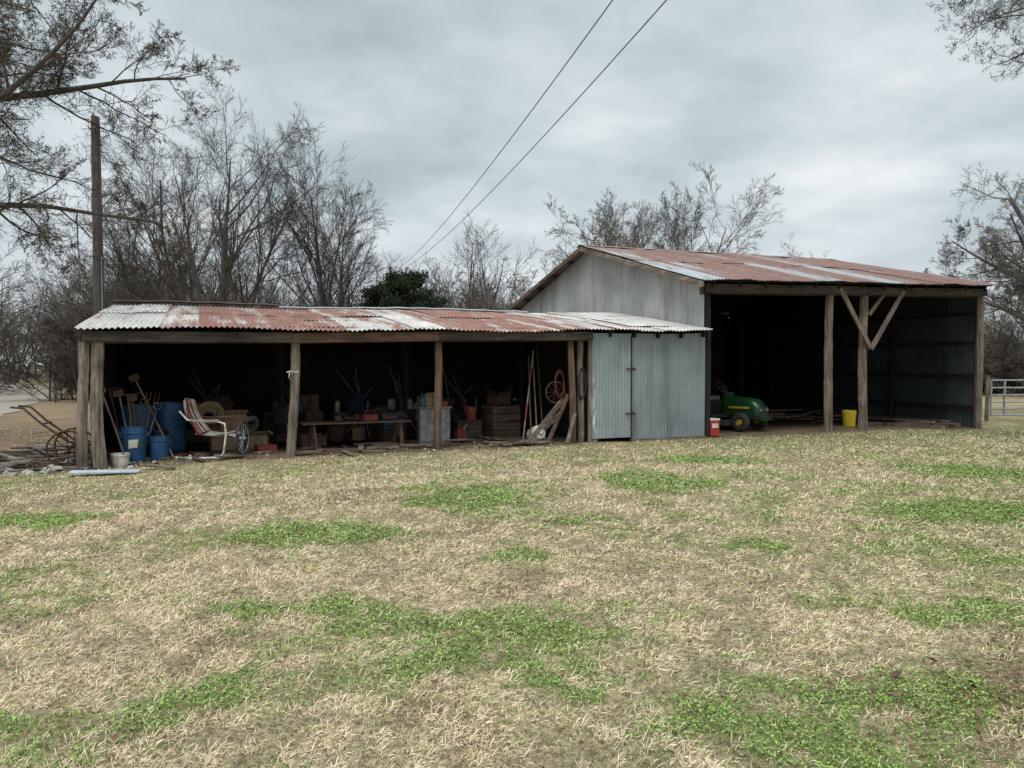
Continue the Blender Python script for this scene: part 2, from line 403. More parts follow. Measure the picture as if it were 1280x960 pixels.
def litter():
    rs=np.random.RandomState(33); n=900; d=2.5+16*rs.rand(n); x=(rs.rand(n)*2-1)*(.8*d); y=d
    m=420; x[:m]=2.45+rs.randn(m)*.45; y[:m]=3.45+rs.randn(m)*.3
    r=(.008+.012*rs.rand(n)); az=rs.rand(n)*6.28; tl=rs.randn(n,3)*.5; tl[:,2]=1; tl/=np.linalg.norm(tl,axis=1)[:,None]
    a=np.stack([np.cos(az),np.sin(az),0*az],1); a-=tl*(a*tl).sum(1)[:,None]; b_=np.cross(tl,a)
    c0=np.stack([x,y,gz(x,y)+.02+.02*rs.rand(n)],1); V=np.zeros((n,4,3))
    for i,(p,q) in enumerate(((1.5,0),(0.2,.7),(-1.2,0),(0,-.7))): V[:,i]=c0+a*(r*p)[:,None]+b_*(r*q)[:,None]
    i=np.arange(n)*4; r1=rs.rand(n)[:,None]; c=np.array([.22,.13,.08])*r1+np.array([.08,.05,.03])*(1-r1)
    return V.reshape(-1,3),[np.stack([i,i+1,i+2],1),np.stack([i,i+2,i+3],1)],np.repeat(c,4,0)
V,F,C=litter(); link('fallen_leaves',npmesh('fallen_leaves',V,F,[colmat('dead_leaves')],col=C))
# gravel road
rm=simple('gravel',(.33,.29,.24),(.18,.15,.12),.95,25,bst=.6,detail=6)
cl=[(-10,8),(-13.5,15),(-17.5,24),(-22,33),(-27,43),(-36,55),(-60,72)]
mb=MB(); pts=[]
for i in range(len(cl)-1):
    for k in range(8):
        t=k/8; pts.append((cl[i][0]*(1-t)+cl[i+1][0]*t,cl[i][1]*(1-t)+cl[i+1][1]*t))
pts=pts[12:]
vs=[]
for i,(x,y) in enumerate(pts):
    x2,y2=pts[min(i+1,len(pts)-1)]; x1,y1=pts[max(i-1,0)]; dx,dy=x2-x1,y2-y1; l=math.hypot(dx,dy); nx_,ny_=-dy/l,dx/l
    for k in range(7):
        o=(k/6-.5)*3.2+ (R.uniform(-.25,.25) if k in (0,6) else 0); px,py=x+nx_*o-.9,y+ny_*o
        vs.append((px,py,float(gz(px,py))+.02+.02*math.sin(k/6*math.pi*3)**2*(0 if k in(0,6) else 1)))
mb.add(vs,[(i*7+k,i*7+k+1,(i+1)*7+k+1,(i+1)*7+k) for i in range(len(pts)-1) for k in range(6)],rm)
mb.make('gravel_road')
# ================= LEAN-TO SHED =================
shed=empty('open_storage_shed',(CX,CY,0),ANG)
UL=-12.17
def s01(u): return (u-UL)/(-UL)
def zfront(u): t=s01(u); return 2.2+.16*max(t,0)**1.6+.02*math.sin(u*1.7)
def vback(u): return 5.9-1.8*s01(u)
def zback(u): return 2.98+.02*math.sin(u*1.1+1)
def SR(u,t):
    v=-.28+t*(vback(u)+.28); return Vector((u,v,zfront(u)+(zback(u)-zfront(u))*(t**.92 if t>0 else t)))
def rust1(i,k,q):
    x=UL+i*12.3
    tab=[(-11.4,.18),(-10.9,.38),(-10.2,.95),(-9.6,.70),(-9.2,.32),(-8.4,.85),(-7.2,.48),(-6.6,.26),(-5.6,.68),(-4.2,.9),(-3.2,.68),(-1.9,.34)]
    for a,r in tab:
        if x<a: return r+q.uniform(-.08,.08)+.10*k
    return .08+.15*k
def tone1(i,k,q):
    x=UL+i*12.3
    return q.uniform(.85,1.15)*(1.15 if x<-11 else 1)
corr('roof_sheets',lambda s,t:SR(UL+s,t),(0,0,1),-UL,6,roofmat,shed,pitch=.085,amp=.013,rows=6,sheet=.62,rust=rust1,tone=tone1,seed=4,jit=.025,rowsplit=2,per=7)
corr('flashing_sheet',lambda s,t:Vector((-1.75+s,.3+t*2.3,SR(-1.75+s,(.58+t*2.3)/(vback(-1)+.28)).z+.03+.015*math.sin(s*3+t*4))),(0,0,1),1.7,2.3,roofmat,shed,pitch=.085,amp=.01,sheet=.85,rust=lambda i,k,q:.12,tone=lambda i,k,q:1.2,seed=9)
mb=MB()
for a,b_,m_ in ((UL-.02,-8.6,iron),(-8.58,-5.4,steel),(-5.42,-2.4,steel)):
    n=10
    mb.grid(lambda p,q:(a+(b_-a)*p, vback(a+(b_-a)*p)-.25+.4*q, zback(a+(b_-a)*p)+.03+(.05 if m_ is iron else .0)+.04*math.sin(q*math.pi)+.008*math.sin(p*23)),n,4,m_)
mb.make('ridge_cap',shed)
corr('back_roof_sheets',lambda s,t:Vector((UL+s,vback(UL+s)+t*1.6,zback(UL+s)-.01-.55*t)),(0,0,1),-UL,1.6,roofmat,shed,rows=3,rust=lambda i,k,q:q.uniform(.4,.9),tone=lambda i,k,q:1,seed=14,sheet=.66)
mb=MB()
edges=[UL+.1,-8.87,-6.2,-2.92]
for i in range(3):
    a,b_=edges[i],edges[i+1]
    mb.beam((a,-.16+.015*(i%2),zfront(a)-.115-.01*(i%2)),(b_-.003,-.16+.015*(i%2),zfront(b_)-.12),.05,.17,(woodb_x if i==1 else wdk_x))
    mb.beam((a,.0,zfront(a)-.15),(b_-.003,.0,zfront(b_)-.14),.12,.15,wdk_x)
mb.make('header_beams',shed,bevel=.006)
mb=MB()
for i in range(21):
    u=-12.0+i*.595
    p0=SR(u,.03); p1=SR(u,.985); mb.beam((p0.x,p0.y,p0.z-.1),(p1.x,p1.y,p1.z-.1),.05,.13,wd_y)
for t in (.1,.35,.6,.85):
    p0=SR(-12.1,t);p1=SR(-.1,t); mb.beam((p0.x,p0.y,p0.z-.028),(p1.x,p1.y,p1.z-.028),.1,.02,wd_x)
mb.make('rafters',shed)
mb=MB()
def sp(u,v,r,s,top=None,m=wood_z,lean=(0,0)):
    mb.post((u,v,-.3),(u+lean[0],v+lean[1],(top or zfront(u)-.2)),r,m,seed=s,wob=.03,n=14,K=22)
sp(-12.08,-.02,.085,1,lean=(-.02,0)); sp(-11.83,-.1,.10,2,lean=(-.04,0)); sp(-8.87,-.02,.085,3,lean=(.03,0)); sp(-6.2,-.02,.078,4,m=woodb_z); sp(-3.34,-.02,.075,5,m=woodb_z); sp(-3.10,.02,.07,6,m=wood_z)
for u in (-12,-8.8,-6.1,-3.2): sp(u,2.8,.07,int(u*10),top=2.5,m=wd_z)
mb.make('posts',shed)
mb=MB()
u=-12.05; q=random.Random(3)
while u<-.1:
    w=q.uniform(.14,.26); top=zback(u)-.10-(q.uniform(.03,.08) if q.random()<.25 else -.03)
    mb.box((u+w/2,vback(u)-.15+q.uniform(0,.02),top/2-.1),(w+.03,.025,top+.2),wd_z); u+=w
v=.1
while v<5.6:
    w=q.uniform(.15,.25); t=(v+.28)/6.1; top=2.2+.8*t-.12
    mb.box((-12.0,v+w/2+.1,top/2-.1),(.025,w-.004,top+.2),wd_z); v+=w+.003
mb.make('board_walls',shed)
mb=MB()
mb.box((-2.93,2.05,1.15),(.03,3.9,2.5),wd_z)
mb.make('tool_room_partition',shed)
tn=lambda i,k,q:q.uniform(.92,1.08)
corr('metal_front_wall',lambda s,t:Vector((-1.93+s,-.03,-.06+t*(zfront(-1.93+s)+.02))),(0,-1,0),1.93,2.3,wallmat,shed,pitch=.075,amp=.007,rows=5,sheet=.97,rust=lambda i,k,q:.06,tone=tn,seed=3,jit=.003,per=8)
corr('metal_door',lambda s,t:Vector((-2.9+s,-.075,.06+t*(zfront(-2.5)-.12))),(0,-1,0),.95,2.1,wallmat,shed,pitch=.075,amp=.006,rows=5,sheet=.95,rust=lambda i,k,q:.05,tone=lambda i,k,q:1.08,seed=5,jit=.002,per=8)
mb=MB()
mb.beam((-1.945,-.09,.0),(-1.945,-.09,2.2),.018,.03,iron,up=(0,1,0)); mb.beam((-2.94,-.07,0),(-2.94,-.07,2.15),.07,.06,wood_z,up=(0,1,0))
for z in (1.52,.58):
    mb.box((-1.98,-.112,z),(.22,.012,.035),iron); mb.box((-1.93,-.12,z),(.05,.03,.06),iron); mb.lathe((-1.88,-.125,z-.02),[(.0,.0),(.022,.0),(.022,.012),(0,.012)],iron,10,(math.pi/2,0,0))
mb.box((-2.86,-.055,.02),(.22,.03,.18),wood_x)
mb.beam((-1.93,-.02,-.02),(0,-.02,-.02),.06,.1,wood_x)
# nail-row battens showing through as thin strips + nail heads
for z in (.35,1.15,1.95):
    for k in range(12): mb.box((-1.85+k*.15,-.041,z+.004*math.sin(k*2.3)),(.012,.006,.012),iron)
    for k in range(6): mb.box((-2.83+k*.15,-.085,z+.004*math.sin(k*1.3)),(.012,.006,.012),iron)
pp=random.Random(12)
def flake(x0,z0,w,h,k=9):
    pts=[]
    for i in range(k):
        a=2*math.pi*i/k; rr=pp.uniform(.6,1.1); pts.append((x0+w*rr*math.cos(a),-.0865,z0+h*rr*math.sin(a)))
    mb.add(pts,[tuple(range(k))],whitep)
flake(-2.85,.42,.035,.2); flake(-2.86,.8,.02,.14); flake(-2.83,1.0,.018,.12); flake(-2.80,.62,.02,.05); flake(-2.86,1.3,.015,.09); flake(-2.80,.22,.03,.04); flake(-2.72,.95,.012,.03)
mb.make('door_hardware',shed)
# ================= BARN =================
barn=empty('pole_barn',(CX,CY,0),ANG)
W=9.05; D=10.3; VR=5.2
def ze(u): return 3.5+.027*u
def zr(u): return 4.98+.012*u
def BR(u,t): v=-.42+t*(VR+.42); return Vector((u,v,ze(u)-.05+(zr(u)-ze(u)+.05)*t+.012*math.sin(u*2.1+t*3)))
def BK(u,t): return Vector((u,VR+t*(D+.35-VR),zr(u)+(3.55-zr(u))*t))
def rust2(i,k,q):
    r=[.40,.8,.95,.7,.85,.35,.9,.85,.32,.8,.95,.75,.9,.8,.5][min(14,int(i*14.9))]
    if k==1: r=min(1,r*.5+.46)
    return r+q.uniform(-.12,.12)
corr('roof_sheets_front',lambda s,t:BR(-.36+s,t),(0,0,1),9.52,5.7,roofmat2,barn,pitch=.085,amp=.012,rows=6,sheet=.66,rust=rust2,tone=lambda i,k,q:q.uniform(.9,1.2),seed=8,jit=.035,rowsplit=2,per=6)
corr('roof_sheets_back',lambda s,t:BK(-.36+s,t),(0,0,1),9.52,5.7,roofmat2,barn,pitch=.085,amp=.012,rows=4,sheet=.66,rust=rust2,tone=lambda i,k,q:1,seed=18,per=6)
def gtop(v): 
    return (3.47+(4.98-3.47)*(v/VR) if v<VR else 4.98+(3.55-4.98)*((v-VR)/(D-VR)))-.03
corr('gable_wall_sheets',lambda s,t:Vector((0.0,s,-.05+t*(gtop(s)+.05))),(-1,0,0),D,5,gablemat,barn,pitch=.08,amp=.007,rows=6,sheet=1.72,rust=lambda i,k,q:.02+(.12 if i<.1 else 0),tone=lambda i,k,q:q.uniform(.85,1.12),seed=6,jit=.016,per=6)
corr('right_wall_sheets',lambda s,t:Vector((W+.02,s,-.3+t*(gtop(s)+.5))),(1,0,0),D,5,intmat,barn,pitch=.075,amp=.009,rows=3,sheet=.9,rust=lambda i,k,q:q.uniform(.0,.3),tone=lambda i,k,q:q.uniform(.7,1.3)*max(.25,1.25-i*1.3),seed=16,jit=.012,per=5)  # tone falls off towards the back: shade painted into the sheets
corr('back_wall_sheets',lambda s,t:Vector((s,D,-.3+t*3.9)),(0,1,0),W,3.9,intmat,barn,pitch=.075,amp=.009,rows=3,sheet=.9,rust=lambda i,k,q:q.uniform(.3,.6),tone=lambda i,k,q:.12,seed=26,jit=.012,per=5)  # low tone paints the deep interior shade onto the back wall
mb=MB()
corr('gable_inner_boards',lambda s,t:Vector((.05,.1+s,-.3+t*(gtop(s)+.2))),(1,0,0),D-.2,5,intmat,barn,pitch=.075,amp=.004,rows=3,sheet=.9,rust=lambda i,k,q:.5,tone=lambda i,k,q:.15,seed=36,per=4)  # inner lining, tone cut low to paint in the interior shade
for z in (.55,1.4,2.3,3.1):
    mb.beam((W-.05,.1,z-.1),(W-.05,D-.1,z-.1),.05,.1,wd_y)
    mb.beam((.09,.1,z),(.09,D-.1,z),.05,.1,wd_y)
    mb.beam((.1,D-.06,z),(W-.1,D-.06,z),.05,.1,wd_x)
for v in (2.6,5.2,7.8,10.2):
    mb.post((W-.1,v,-.3),(W-.1,v,gtop(v)-.1),.08,wd_z,seed=int(v*7))
    mb.post((.15,v,-.3),(.15,v,gtop(v)-.1),.08,wd_z,seed=int(v*9))
for u in (3.2,6.3): mb.post((u,6.2,-.3),(u,6.2,4.5),.09,wd_z,seed=int(u*9))
mb.beam((0.05,5.2,4.68),(W,5.2,4.78),.1,.2,wd_x)
for i in range(13):
    u=.1+i*.742
    for S,e in ((BR,.02),(BK,.0)):
        p0=S(u,e+.02);p1=S(u,.99); mb.beam((p0.x,p0.y,p0.z-.12),(p1.x,p1.y,p1.z-.12),.05,.14,wd_y)
for t in (.03,.2,.4,.6,.8,.97):
    for S in (BR,BK):
        p0=S(-.3,t);p1=S(W+.08,t); mb.beam((p0.x,p0.y,p0.z-.032),(p1.x,p1.y,p1.z-.032),.1,.025,wd_x)
mb.make('interior_framing',barn)
mb=MB()
mb.beam((-.05,-.12,ze(0)-.2),(4.75,-.12,ze(4.75)-.2),.06,.2,wdk_x); mb.beam((4.76,-.135,ze(4.75)-.21),(W+.08,-.135,ze(W)-.2),.06,.19,wdk_x)
mb.beam((-.05,.06,ze(0)-.24),(W+.08,.06,ze(W)-.24),.14,.16,wdk_x)
p0=BR(-.36,0.0);p1=BR(-.36,1); mb.beam((-.36,p0.y+.02,p0.z-.085),(-.36,VR,p1.z-.085),.035,.12,wood_y)
p1=BK(-.36,0);p2=BK(-.36,1); mb.beam((-.362,VR,p1.z-.087),(-.362,p2.y,p2.z-.087),.035,.12,woodb_y)
for i in range(8):
    v=.2+i*.72; t=(v+.42)/(VR+.42); p=BR(-.2,t); mb.beam((-.35,v,p.z-.05),(.0,v,p.z-.05),.09,.05,wood_x)
mb.make('beam_and_fascia',barn,bevel=.005)
mb=MB()
lg=woodmat('lighter_post',(.31,.245,.185),(.165,.125,.094),(.05,.038,.03),2)
mb.post((3.66,-.02,-.35),(3.66,-.02,ze(3.66)-.3),.095,lg,seed=31,wob=.012,taper=.95,n=14,K=24)
mb.post((4.80,-.02,-.35),(4.78,-.02,ze(4.8)-.3),.10,lg,seed=32,wob=.02,taper=.9,n=14,K=24)
mb.post((W-.02,-.02,-.4),(W-.02,-.02,ze(W)-.2),.10,wood_z,seed=33,wob=.01)
mb.post((.08,.0,-.3),(.08,.0,ze(0)-.25),.07,wd_z,seed=34)
mb.make('posts',barn)
mb=MB()
mb.beam((3.86,-.16,ze(3.9)-.16),(4.86,-.17,2.02),.04,.12,lg); mb.beam((5.98,-.16,ze(6)-.2),(4.86,-.19,2.0),.04,.12,lg)
mb.beam((5.45,-.06,ze(5.5)-.25),(4.9,-.08,2.85),.04,.09,lg)
mb.make('knee_braces',barn,bevel=.004)
mb=MB()
mb.grid(lambda p,q:(-.38+9.55*p,VR-.22+.44*q,zr(-.4+9.55*p)+.05-.06*abs(q-.5)*2+.006*math.sin(p*60)),30,4,simple('ridge_metal',(.26,.17,.13),(.12,.07,.05),.7,6))
mb.make('ridge_cap',barn)
# ================= SHED CONTENTS =================
def bucketmb(r,h,m,handle=steel,n=24):
    mb=MB(); mb.lathe((0,0,0),[(0,0),(r*.84,0),(r*.86,.01),(r*.97,h*.82),(r*1.05,h*.83),(r*1.05,h*.86),(r,h*.87),(r*1.02,h),(r*.96,h),(r*.94,h*.95),(r*.8,.03),(0,.03)],m,n)
    pts=[(r*1.05*math.cos(t),-.02-r*.5*math.sin(t)*.6,h*.85-r*.75*math.sin(t)) for t in [math.pi*i/12 for i in range(13)]]
    mb.tube(pts,.004,handle,6); return mb
def barrelmb(r,h,m):
    mb=MB(); pr=[(0,0),(r*.9,0),(r*.96,.03)]
    for i in range(1,12):
        z=h*i/12; pr.append((r*(1.0+.02*math.sin(i/12*math.pi))+(.014 if i in(4,8) else 0),z))
    pr+=[(r*.96,h-.03),(r*.92,h),(r*.88,h),(r*.86,h-.03),(0,h-.03)]
    mb.lathe((0,0,0),pr,m,32); mb.lathe((r*.5,0,h-.03),[(.04,0),(.04,.03),(0,.03)],black,12); return mb
put(barrelmb(.29,.92,paintblue),'plastic_barrel',-10.9,1.7)
put(barrelmb(.29,.92,paintblue),'plastic_barrel',-11.40,1.3)
mb=bucketmb(.2,.6,paintblue)
mb.lathe((0,0,.0),[(.192,.25),(.196,.40)],teal,24); mb.add([(-.07,-.2,.25),(.06,-.2,.27),(.08,-.205,.4),(-.07,-.205,.4)],[(0,1,2,3)],whitep)
put(mb,'blue_bin',-11.4,.40)
put(bucketmb(.17,.4,paintblue),'blue_bucket',-11.02,.5)
put(bucketmb(.16,.36,navy),'navy_bucket',-11.05,.95,dz=.1)
put(bucketmb(.14,.2,whitep),'white_bucket',-11.58,.10)
def toolmb(L,head,m=wood_z):
    mb=MB(); mb.tube([(0,0,0),(0.008,0,L*.5),(0,0,L)],.015,m,8)
    if head=='rake':
        mb.beam((-.2,0,L),(.2,0,L),.02,.02,iron)
        for i in range(9): mb.tube([(-.2+i*.05,0,L),(-.2+i*.05,-.07,L-.02)],.004,iron,5)
    elif head=='fork':
        mb.tube([(-.1,0,L+.3),(-.1,0,L+.08),(0,0,L),(.1,0,L+.08),(.1,0,L+.3)],.007,iron,6)
        for x in (-.035,.035): mb.tube([(x,0,L+.02),(x,-.01,L+.3)],.006,iron,6)
    elif head=='hoe':
        mb.tube([(0,0,L),(0,-.05,L+.06)],.008,iron,6); mb.box((0,-.09,L+.03),(.16,.006,.11),iron,(.3,0,0))
    elif head=='d':
        mb.tube([(0,0,L),(-.06,0,L+.05),(-.06,0,L+.12),(.06,0,L+.12),(.06,0,L+.05),(0,0,L)],.011,m,6)
    return mb
def puttool(kind,L,name,u,v,z,rx,ry,m=wood_z):
    o=put(toolmb(L,kind,m),name,u,v); o.rotation_euler=(rx,ry,ANG); o.location.z+=z
for k,L,u,v,rx,ry in (('rake',1.1,-11.42,.5,-.12,-.08),('d',.9,-11.35,.5,-.2,.10),('hoe',1.1,-11.45,.42,-.1,-.16),('fork',.85,-11.33,.45,-.1,.2),('d',.95,-11.48,.5,-.15,.02),('hoe',1.0,-11.38,.5,-.1,-.05),('d',.85,-11.3,.5,-.15,.28),('rake',1.2,-11.6,.85,-.1,-.18)):
    puttool(k,L,{'rake':'garden_rake','d':'shovel','hoe':'garden_hoe','fork':'pitchfork'}[k],u,v,.05,rx,ry,R.choice([wood_z,woodb_z,woodb_z]))
puttool('hoe',1.5,'garden_hoe',-10.80,.45,.02,-.25,-.42,wood_z)
puttool('d',1.2,'shovel',-11.5,.2,.02,-.12,-.3,wood_z)
mb=MB()
def back(p,q):
    y=(p-.5)*.56; z=.38+q*.52; w=1-.25*max(0,q-.6)**2*5
    sc=.018*math.cos(p*math.pi*7)*q
    return (-.02-.22*q-.05*math.sin(q*3)+.10*abs(p-.5)**2*4*.6+sc, y*w, z+(.05*math.cos((p-.5)*math.pi) if q>.99 else 0))
mb.grid(back,28,8,whitep); 
for pp_ in (.02,.26,.5,.74,.98): mb.tube([ (back(pp_,q/8)[0]+.01,back(pp_,q/8)[1],back(pp_,q/8)[2]) for q in range(9)],.012,redp,6)
mb.grid(lambda p,q:(-.02+.5*p, (q-.5)*.54, .38+.03*p+.025*math.cos(q*math.pi*2)-.05*math.sin(p*3)+(-.06*max(0,p-.85)/.15)),10,10,whitep)
for sgn,mm in ((1,redp),(-1,whitep)):
    mb.tube([(-.24,.3*sgn,.76),(-.12,.31*sgn,.62),(.0,.31*sgn,.60),(.3,.31*sgn,.60),(.42,.31*sgn,.56),(.44,.31*sgn,.4),(.40,.30*sgn,.1),(.34,.29*sgn,.02),(.0,.29*sgn,.015),(-.3,.29*sgn,.02)],.015,mm,8)
mb.tube([(-.3,-.29,.02),(-.3,.29,.02)],.014,redp,8); mb.tube([(.42,-.3,.38),(.42,.3,.38)],.012,redp,8); mb.tube([(0,-.3,.39),(0,.3,.39)],.012,redp,8)
for y in (-.31,.31): mb.grid(lambda p,q:(-.12+.46*p,y+(q-.5)*.05,.618+.006*math.sin(q*math.pi)),6,3,whitep)
o=put(mb,'metal_lawn_chair',-10.32,.5,rz=-.35); o.scale=(1.15,1.15,1.08)
def wheelmb(r,w,tm=rubberg,hub=iron,spokes=8):
    mb=MB(); mb.tube([(r*math.cos(t),0,r*math.sin(t)) for t in [2*math.pi*i/32 for i in range(32)]],w,tm,10,closed=True)
    mb.tube([((r-w)*math.cos(t),0,(r-w)*math.sin(t)) for t in [2*math.pi*i/32 for i in range(32)]],w*.35,hub,6,closed=True)
    mb.tube([(0,-.05,0),(0,.05,0)],r*.13,hub,12)
    for i in range(spokes):
        t=2*math.pi*i/spokes; mb.tube([(0,0,0),((r-w)*math.cos(t),0,(r-w)*math.sin(t))],.006,hub,6)
    return mb
put(wheelmb(.29,.022,rubberg,steel,14),'old_wheel',-9.68,.35,dz=.30,rz=1.15)
o=put(wheelmb(.15,.05,rubberg,iron,5),'spare_wheel',-9.55,.7,dz=.5); o.rotation_euler=(.5,0,ANG+.6)
mb=MB()
for i in range(9):
    z=.03+i*.028; mb.tube([( (.12+.012*i)*math.cos(t)*1.0,(.12+.012*i)*math.sin(t),z) for t in [2*math.pi*k/24 for k in range(24)]],.015,tan,6,closed=True)
for k in range(12):
    t=2*math.pi*k/12; mb.tube([(.12*math.cos(t),.12*math.sin(t),0),(.225*math.cos(t),.225*math.sin(t),.28)],.006,tan,5)
o=put(mb,'wicker_basket',-10.22,1.25,dz=.62); o.rotation_euler=(1.1,.2,ANG)
def boxmb(w,d,h,m=cardb,flaps=True):
    mb=MB(); t=.008
    for x in (-1,1): mb.box((x*(w/2-t/2),0,h/2),(t,d,h),m)
    for y in (-1,1): mb.box((0,y*(d/2-t/2),h/2),(w-2*t-.002,t,h-.001),m)
    mb.box((0,0,.01),(w-2*t-.002,d-2*t-.002,t),m)
    if flaps:
        mb.box((0,-d/2-.04,h+.045),(w*.97,.005,.12),m,(.8,0,0)); mb.box((w/2+.045,0,h+.04),(.12,d*.95,.005),m,(0,.6,0)); mb.box((0,d/2-.06,h+.01),(w*.9,.12,.005),m,(.1,0,0))
    return mb
put(boxmb(.5,.38,.3),'cardboard_box',-9.85,1.5,dz=.37,rz=.35)
put(boxmb(.5,.4,.36),'cardboard_box',-9.95,1.6,rz=.1)
put(boxmb(.35,.3,.28,tan),'cardboard_box',-9.35,1.3,rz=-.2)
put(boxmb(.34,.26,.12,redp,False),'red_tool_box',-9.25,1.0,rz=.2)
def benchmb(L,w,h,m=woodb_x):
    mb=MB()
    for i in range(3): mb.box((0,(i-1)*w/3,h),(L,w/3-.01,.03),m)
    for x in (-L*.4,L*.4):
        for y in (-1,1): mb.beam((x-.04*y,y*w*.4,0),(x,y*w*.25,h-.02),.04,.07,woodb_z)
        mb.beam((x,-w*.35,h*.45),(x,w*.35,h*.45),.03,.06,woodb_y)
    return mb
put(benchmb(2.1,.5,.5),'work_bench',-7.55,1.0,bevel=.004)
mb=MB(); mb.box((0,0,.06),(.3,.16,.12),redp); mb.tube([(-.1,0,.12),(-.1,0,.19),(.1,0,.19),(.1,0,.12)],.01,redp,6); mb.box((0,0,.125),(.31,.17,.012),iron)
put(mb,'toolbox',-7.3,.95,dz=.52,bevel=.008,rz=.4)
for j,(uu,vv,rz_) in enumerate(((-6.9,1.0,0),(-7.9,.95,1.2),(-7.6,1.1,2.4))):
    mb=MB(); mb.box((0,0,.05),(.3,.12,.05),iron,(0,0,.2)); mb.tube([(.1,0,.06),(.26,.05,.15),(.34,.0,.05)],.015,iron,6); mb.lathe((-.1,0,.03),[(.06,0),(.06,.08),(.03,.1),(0,.1)],iron,12)
    put(mb,'rusty_machine_part',uu,vv,dz=.52,rz=rz_)
put(boxmb(.5,.35,.22,woodb_x,False),'wooden_crate',-8.3,1.7,rz=.1)
mb=MB()
mb.box((0,0,.37),(.62,.4,.72),greyp); mb.box((0,0,.745),(.68,.45,.03),greyp)
for x in (-.15,.15): mb.box((x,-.207,.37),(.28,.012,.62),greyp); mb.box((x*.2,-.22,.45),(.015,.02,.12),black)
put(mb,'plastic_storage_cabinet',-5.98,1.0,bevel=.01,rz=-.12)
put(boxmb(.3,.25,.2,cardb),'cardboard_box',-6.12,1.0,dz=.76,rz=.3); put(boxmb(.25,.22,.10,redp,False),'red_box',-5.82,1.05,dz=.76)
def jugmb(m,s=1):
    mb=MB(); mb.lathe((0,0,0),[(0,0),(.1*s,0),(.11*s,.02),(.11*s,.2*s),(.07*s,.27*s),(.03*s,.3*s),(.03*s,.34*s),(0,.34*s)],m,20)
    mb.tube([(.03*s,0,.31*s),(.09*s,0,.3*s),(.11*s,0,.2*s)],.013*s,m,6); return mb
put(jugmb(greyp,.8),'plastic_jug',-5.95,.88,dz=.76); put(jugmb(teal,.8),'detergent_jug',-6.24,.9,dz=.76)
mb=MB()
for i in range(4):
    z=.04+i*.09
    for y in (-.17,.17): mb.box((0,y,z),(.4,.015,.06),teal)
    for x in (-.2,.2): mb.box((x,0,z),(.015,.325,.06),teal)
for x in (-.2,.2):
    for y in (-.17,.17): mb.box((x,y,.18),(.03,.03,.37),teal)
put(mb,'plastic_crate',-6.62,1.9,dz=.25)
put(boxmb(.5,.4,.24,iron,False),'metal_bin',-6.62,1.9)
def gascan(m):
    mb=MB(); mb.box((0,0,.13),(.26,.16,.24),m,taper=.82); mb.tube([(-.08,0,.23),(-.06,0,.3),(.06,0,.3),(.08,0,.23)],.014,m,8); mb.tube([(.09,0,.23),(.15,0,.32),(.2,0,.34)],.016,yel2,8); mb.lathe((-.1,0,.23),[(.03,0),(.03,.03),(0,.03)],black,12); return mb
put(gascan(redp),'gas_can',-5.35,1.15,bevel=.015,rz=.4)
put(bucketmb(.14,.28,redp),'red_bucket',-5.0,1.5,dz=.42)
put(boxmb(.55,.4,.42,wdk_x,False),'wooden_crate',-5.05,1.6)
def slatcrate(w,d,h):
    mb=MB(); n=4
    for i in range(n):
        z=(i+.5)*h/n
        for y in (-1,1): mb.box((0,y*d/2,z),(w,.018,h/n-.015),woodb_x)
        for x in (-1,1): mb.box((x*(w/2-.012),0,z),(.018,d-.04,h/n-.015),woodb_y)
    for x in (-1,1):
        for y in (-1,1): mb.box((x*(w/2-.05),y*(d/2-.03),h/2),(.045,.04,h+.02),woodb_z)
    mb.box((0,0,h-.03),(w*.95,d*.93,.02),woodb_x); return mb
put(slatcrate(.7,.5,.72),'wooden_cabinet',-4.25,1.6,bevel=.003,rz=.15)
put(boxmb(.4,.35,.2,iron),'cardboard_box',-4.3,1.6,dz=.74,rz=.4)
put(jugmb(whitep,.95),'white_jug',-3.82,.45)
mb=MB(); mb.lathe((0,0,0),[(0,0),(.13,0),(.16,.05),(.16,.28),(.14,.33),(.06,.35),(.05,.38),(0,.38)],whitep,20); o=put(mb,'propane_tank',-3.95,.6,dz=.12); o.rotation_euler=(1.2,.3,ANG)
def plank(name,p0,p1,w,h,m):
    mb=MB(); a=B(*p0);b_=B(*p1); mb.beam(a,b_,w,h,m); return mb.make(name,bevel=.003)
plank('leaning_board',(-4.35,-.05,.02),(-3.46,.12,.9),.04,.10,wood_x)
plank('leaning_board',(-3.95,-.15,.02),(-3.40,.0,1.0),.03,.08,woodb_x)
plank('leaning_board',(-4.15,.3,.02),(-3.4,.35,.6),.03,.10,wood_x)
plank('leaning_board',(-4.9,-.1,.04),(-4.2,.15,.06),.12,.03,wood_x)
plank('leaning_board',(-3.55,-.25,.03),(-3.3,-.1,.62),.08,.03,wood_z)
mb=MB(); a=B(-4.35,.15,.1); b_=B(-3.92,.6,1.9)
K=5
for i in range(K): mb.tube([a.lerp(b_,i/K),a.lerp(b_,(i+1)/K)],.016,(redp if i%2 else greyp),8)
mb.make('striped_pole')
for i in range(3):
    mb=MB(); a=B(-4.1+.14*i,.3,.02); b_=B(-3.9+.1*i,.9,1.8+.1*i); mb.tube([a,b_],.016,[woodb_z,wood_z,iron][i],7); mb.make('wooden_pole')
put(wheelmb(.22,.014,iron,iron,10),'wagon_wheel',-3.62,.15,dz=1.05)
mb=MB()
for i in range(3): mb.tube([(.10*math.cos(t)+.015*i,.02*i+.01*math.sin(3*t),.26*math.sin(t)-.03*i) for t in [2*math.pi*k/24 for k in range(24)]],.008,redp,6,closed=True)
put(mb,'coiled_hose',-3.58,.05,dz=1.25)
mb=MB()
